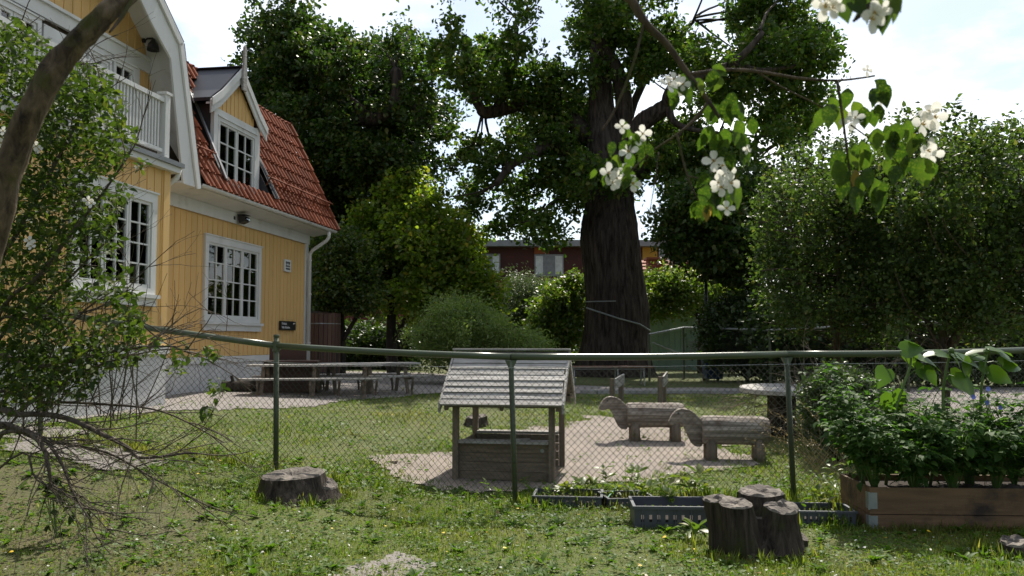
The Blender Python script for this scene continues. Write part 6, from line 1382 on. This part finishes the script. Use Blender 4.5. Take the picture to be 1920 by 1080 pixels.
# ------------------------------------------------------------------ lawn: grass, weeds, clover, petals
LM_grass.node_tree.nodes['Mix Shader'].inputs[0].default_value = .48
polys = BARE; soil_poly = BARE[4][0]
def on_bare(x, y, soft=.0):
    r = np.zeros(len(x), bool)
    jx = np.array([noise.noise((a * 1.7, b * 1.7, 3)) + .6 * noise.noise((a * 5, b * 5, 9)) for a, b in zip(x, y)]); jy = np.array([noise.noise((a * 1.7, b * 1.7, 7)) + .6 * noise.noise((a * 5, b * 5, 13)) for a, b in zip(x, y)])
    for poly, j, keep in polys: r |= inpoly(x + jx * j * (1 + soft), y + jy * j * (1 + soft), poly) & (rng.random(len(x)) > keep)
    return r
def scatter(n, y0, y1, power=1.0, margin=1.25):
    """points on the lawn inside the view wedge, denser near the camera"""
    t = rng.random(n); y = y0 * (y1 / y0) ** t if power else y0 + (y1 - y0) * t
    x = (rng.random(n) * 2 - 1) * (.60 * margin) * y; return x, y
def patchy(x, y, s, seed): return np.array([noise.noise((a * s, b * s, seed)) for a, b in zip(x, y)])
def blades(name, n, y0, y1, hmin, hmax, w, lm, keepfn=None, lean=.7, kind='stuff'):
    x, y = scatter(n, y0, y1); ok = ~on_bare(x, y, .3) | (rng.random(n) < .05)
    f = patchy(x, y, .9, 21) + .5 * patchy(x, y, 3.2, 22); ok &= rng.random(n) < np.clip(.75 + .9 * f, .12, 1)
    x, y, f = x[ok], y[ok], f[ok]; k = len(x); z = gzv(x, y)
    h = (hmin + (hmax - hmin) * rng.random(k) ** 1.6) * np.clip(.85 + .7 * f, .45, 1.5); a = rng.random(k) * 6.283; ln = lean * (rng.random(k) * .9 + .15)
    d = np.stack([np.cos(a), np.sin(a)], 1); s = np.stack([-np.sin(a), np.cos(a)], 1); ww = w * (.6 + .8 * rng.random(k)) * np.sqrt(y / 6)
    P0 = np.stack([x, y, z - .004], 1); V = np.zeros((k, 5, 3))
    V[:, 0] = P0; V[:, 0, :2] += s * ww[:, None] / 2; V[:, 1] = P0; V[:, 1, :2] -= s * ww[:, None] / 2
    mid = P0.copy(); mid[:, :2] += d * (h * ln * .35)[:, None]; mid[:, 2] += h * .6; V[:, 2] = mid; V[:, 2, :2] -= s * ww[:, None] * .4; V[:, 3] = mid; V[:, 3, :2] += s * ww[:, None] * .4
    tip = P0.copy(); tip[:, :2] += d * (h * ln)[:, None]; tip[:, 2] += h * (1 - .35 * ln); V[:, 4] = tip
    t = np.array([(0, 1, 2), (0, 2, 3), (3, 2, 4)]); Fc = t[None] + (np.arange(k) * 5)[:, None, None]
    o = link(name, npmesh(name, V.reshape(-1, 3), Fc.reshape(-1, 3), lm)); o['kind'] = kind; return o
blades("grass", 165000, 4.1, 8.2, .018, .060, .0042, LM_grass)
blades("grass", 105000, 7.6, 18, .020, .058, .0075, LM_grass)
def weeds(name, n, y0, y1, size, lm, tm, seed, thr, tilt=.9, wd=1.2, kind='stuff', zoff=.012):
    x, y = scatter(n, y0, y1); ok = ~on_bare(x, y, .4) | (rng.random(n) < .06); f = patchy(x, y, 1.1, seed) + .4 * patchy(x, y, 4, seed + 1); ok &= (f > thr) | (rng.random(n) < .22); x, y = x[ok], y[ok]; k = len(x)
    P = np.stack([x, y, gzv(x, y) + zoff + .022 * rng.random(k)], 1); a = rng.random(k) * 6.283; D = np.stack([np.cos(a), np.sin(a), .1 + .5 * rng.random(k)], 1); Nn = sph(k) * .5 + np.array([0, 0, tilt])
    o = link(name, leaf_mesh(name, P, D, Nn, size * (.5 + .9 * rng.random(k)), tm, lm, wd)); o['kind'] = kind
weeds('weeds', 32000, 4.1, 8.2, .030, LM_weed, LEAF_DIAMOND, 31, .02)
weeds('weeds', 22000, 7.6, 16, .045, LM_weed, LEAF_DIAMOND, 35, .05)
weeds('clover', 22000, 4.2, 9.5, .016, LM_grass, LEAF_DIAMOND, 51, -.1, wd=1.9)
# dandelion and plantain rosettes in bunches
x, y = scatter(900, 4.3, 9); ok = ~on_bare(x, y, .3); x, y = x[ok], y[ok]; P, D, Nn, S = [], [], [], []
for a, b in zip(x, y):
    n = random.randint(5, 9); s = rand(.04, .095)
    for k in range(n):
        t_ = rand(0, 6.28); P.append((a, b, gz(a, b) + .005)); D.append((math.cos(t_), math.sin(t_), rand(.25, 1.0))); Nn.append((-math.cos(t_) * .5, -math.sin(t_) * .5, 1)); S.append(s * rand(.7, 1.2))
o = link('rosette_weeds', leaf_mesh('rosette_weeds', A(P), A(D), A(Nn), A(S), LEAF_OVATE, LM_weed, .62)); o['kind'] = 'stuff'
# longer tufts along the fence, round stumps, crates and bed
P, D, Nn, S = [], [], [], []
def tuft(x, y, n, r, h):
    for _ in range(n):
        a = rand(0, 6.28); rr = r * math.sqrt(rand(0, 1)); q = (x + math.cos(a) * rr, y + math.sin(a) * rr); t_ = rand(0, 6.28); P.append((q[0], q[1], gz(*q) - .005)); D.append((math.cos(t_) * .5, math.sin(t_) * .5, rand(.6, 1.3))); Nn.append((math.cos(t_), math.sin(t_), .3)); S.append(h * rand(.5, 1.15))
for i in range(1, 6):
    a, b = posts[i], posts[i + 1]
    for k in range(34):
        t_ = rand(0, 1); q = a.lerp(b, t_)
        if i == 2 and t_ > .35 and random.random() < .6: continue
        tuft(q.x + rand(-.05, .05), q.y - .04 + rand(-.08, .06), random.randint(8, 20), .06, rand(.06, .15))
for (q, r) in ((q0, .42), (q1, .42), (q2, .2)):
    for k in range(46):
        a = rand(0, 6.28); tuft(q.x + math.cos(a) * r * rand(.85, 1.1), q.y + .05 + math.sin(a) * r * rand(.6, 1.0), random.randint(5, 10), .04, rand(.05, .12))
for k in range(90): tuft(BX + rand(-.4, 1.7), BY - rand(.0, .16), random.randint(6, 14), .06, rand(.05, .10))
for k in range(70): tuft(rand(1.5, 2.9), rand(6.5, 7.6), random.randint(6, 12), .07, rand(.08, .2))
for k in range(40): tuft(rand(.1, 1.6), rand(6.9, 7.5), random.randint(5, 10), .06, rand(.06, .14))
for poly, cnt in ((BARE[0][0], 620), (BARE[1][0], 420), (BARE[2][0], 160)):
    Q = np.array(poly); Ls = np.linalg.norm(np.roll(Q, -1, 0) - Q, axis=1)
    for k in range(cnt):
        i = rng.choice(len(Q), p=Ls / Ls.sum()); q = Q[i] + (Q[(i + 1) % len(Q)] - Q[i]) * rand(0, 1)
        if q[1] > 15.5 or abs(q[0]) > .7 * q[1]: continue
        tuft(q[0] + random.gauss(0, .16), q[1] + random.gauss(0, .16), random.randint(5, 16), rand(.03, .10), rand(.03, .075))
o = link('tall_grass', leaf_mesh('tall_grass', A(P), A(D), A(Nn), A(S), LEAF_NARROW, LM_grass, .38)); o['kind'] = 'stuff'
# green weeds growing in the crates and along the fence
P, D, Nn, S = [], [], [], []
def leafclump(x, y, z, n, r, s):
    for _ in range(n):
        t_ = rand(0, 6.28); rr = r * rand(.1, 1); P.append((x + math.cos(t_) * rr, y + math.sin(t_) * rr, z + rand(0, r * 1.1))); D.append((math.cos(t_), math.sin(t_), rand(-.2, 1.2))); Nn.append((rand(-.4, .4) - math.cos(t_) * .4, rand(-.4, .4), 1)); S.append(s * rand(.6, 1.3))
def seedling(name, label, u, v, z, n, r, s, hh, grp):
    g = gp(u, v); b = Vector((g.x, g.y, g.z + z)); t = thing(name, label, 'plant', b, group=grp); global P, D, Nn, S; P, D, Nn, S = [], [], [], []; m = MB()
    for k in range(max(2, n // 8)):
        e = b + Vector((rand(-r, r), rand(-r, r) * .6, hh * rand(.5, 1))); m.tube([b, b.lerp(e, .5) + Vector((0, 0, .02)), e], .0025, 4)
        leafclump(e.x, e.y, e.z - .03, 5, r * .5, s); leafclump(b.lerp(e, .55).x, b.lerp(e, .55).y, b.lerp(e, .55).z, 3, r * .4, s)
    part('stem', m, M_gstem, t); leaf_parts(t, 'leaf', A(P), A(D), A(Nn), A(S), LEAF_OVATE, LM_young, 60, .9)
G1 = 'seedlings in and around the crates'
for a in [('lettuce seedling', 'bright broad leaved seedling in the dark crate beside the fence post', 1070, 940, .04, 26, .09, .09, .12), ('', 'tall narrow leaved seedling at the right end of the dark crate', 1104, 940, .04, 22, .06, .10, .20), ('', 'small weed in the left corner of the dark crate', 1040, 938, .04, 16, .08, .05, .07), ('', 'spindly dark weed rising behind the middle crate', 1175, 935, .0, 22, .10, .06, .42), ('', 'bright weed clump between the two slotted crates', 1205, 950, .0, 24, .10, .08, .18), ('', 'yellowing seedling drooping in the grey crate', 1262, 975, .08, 18, .07, .09, .16), ('', 'large leaved bright weed behind the grey crate', 1300, 935, .0, 26, .09, .13, .24), ('', 'pale weed behind the left stem of the stump cluster', 1240, 925, .0, 26, .16, .07, .2), ('', 'weed clump spilling over the front of the low right crate', 1545, 968, .0, 30, .16, .07, .2), ('', 'weed growing against the stump cluster by the grey crate', 1305, 1010, .0, 18, .08, .11, .1), ('', 'leafy weed at the foot of the middle fence post', 935, 935, .0, 20, .10, .06, .13), ('', 'weed clump at the bed corner hinge', 1580, 935, .0, 30, .14, .07, .26), ('', 'weed growing against the playhouse front', 990, 915, .0, 14, .08, .05, .12), ('', 'weed tuft by the rear horse legs', 1190, 828, .0, 20, .12, .05, .09), ('', 'weed under the nearest horse', 1300, 862, .0, 22, .16, .05, .07)]:
    seedling('weed_plant', a[1], *a[2:], G1)
for lab, u, v, n, h in [('thin seedling at the left end of the dark crate', 1022, 940, 10, .10), ('pale seedling behind the middle of the dark crate', 1085, 930, 14, .15), ('low seedling in the middle crate beside the green stick', 1160, 940, 10, .10), ('tall bright weed just behind the left end of the grey crate', 1195, 928, 16, .24),
    ('short seedling at the left front inside the grey crate', 1215, 968, 10, .10), ('bright upright weed behind the middle of the grey crate', 1238, 940, 16, .22), ('broad leaved weed between the grey crate and the leftmost stump stem', 1318, 945, 14, .20), ('small seedling right of the yellowing one in the grey crate', 1290, 968, 10, .11), ('wispy weed on the sand edge behind the middle crate', 1130, 918, 10, .2)]:
    seedling('weed_plant', lab, u, v, .03, n, .06, rand(.05, .09), h, G1)
# dry seed grasses leaning along the fence at the right
t = thing('seed_grass', 'dry straw coloured seeding grasses leaning by the right fence post', 'grass clump', gp(1560, 900)); m = MB(); P, D, Nn, S = [], [], [], []
for k in range(46):
    b = gp(rand(1500, 1610), rand(880, 925)); e = at(rand(1400, 1640), rand(755, 850), b.y + rand(-.2, .3)); q = limb_pts([b, b.lerp(e, .55) + Vector((0, 0, .10)), e], 4, .04, k); m.tube(q, .0016, 3, cap=False)
    for j in range(14):
        w_ = q[-1 - (j % 4)]; P.append((w_.x + rand(-.02, .02), w_.y + rand(-.02, .02), w_.z + rand(-.02, .02))); D.append((rand(-1, 1), rand(-1, 1), rand(-.3, 1))); Nn.append((rand(-1, 1), rand(-1, 1), 1)); S.append(.022)
part('stalks', m, M_straw, t, kind='stuff'); o = link('seed_heads', leaf_mesh('seed_heads', A(P), A(D), A(Nn), A(S), LEAF_NARROW, M_straw, 1.2), t); o['kind'] = 'stuff'
# fallen white petals, clover heads, small yellow flowers, dead leaves
def specks(name, n, y0, y1, size, m, zo, seed=None, thr=-9):
    x, y = scatter(n, y0, y1); ok = ~on_bare(x, y); f = patchy(x, y, 1.3, seed or 61); ok &= f > thr; x, y = x[ok], y[ok]; k = len(x); Pp = np.stack([x, y, gzv(x, y) + zo + .01 * rng.random(k)], 1); Dd = sph(k) * np.array([1, 1, .2]); Nn_ = sph(k) * .5 + np.array([0, 0, 1.])
    o = link(name, leaf_mesh(name, Pp, Dd, Nn_, size * (.5 + rng.random(k)), LEAF_OVATE, m, 1.5)); o['kind'] = 'stuff'
specks('fallen_petals', 420, 4.2, 7.4, .016, M_petal, .030)
specks('clover_flowers', 260, 5.4, 7.2, .011, M_petal, .045, 63, .05)
specks('yellow_flowers', 90, 5, 13, .022, M_yflow, .045)
specks('fallen_leaves', 130, 4.2, 8, .035, M_yleaf, .02)
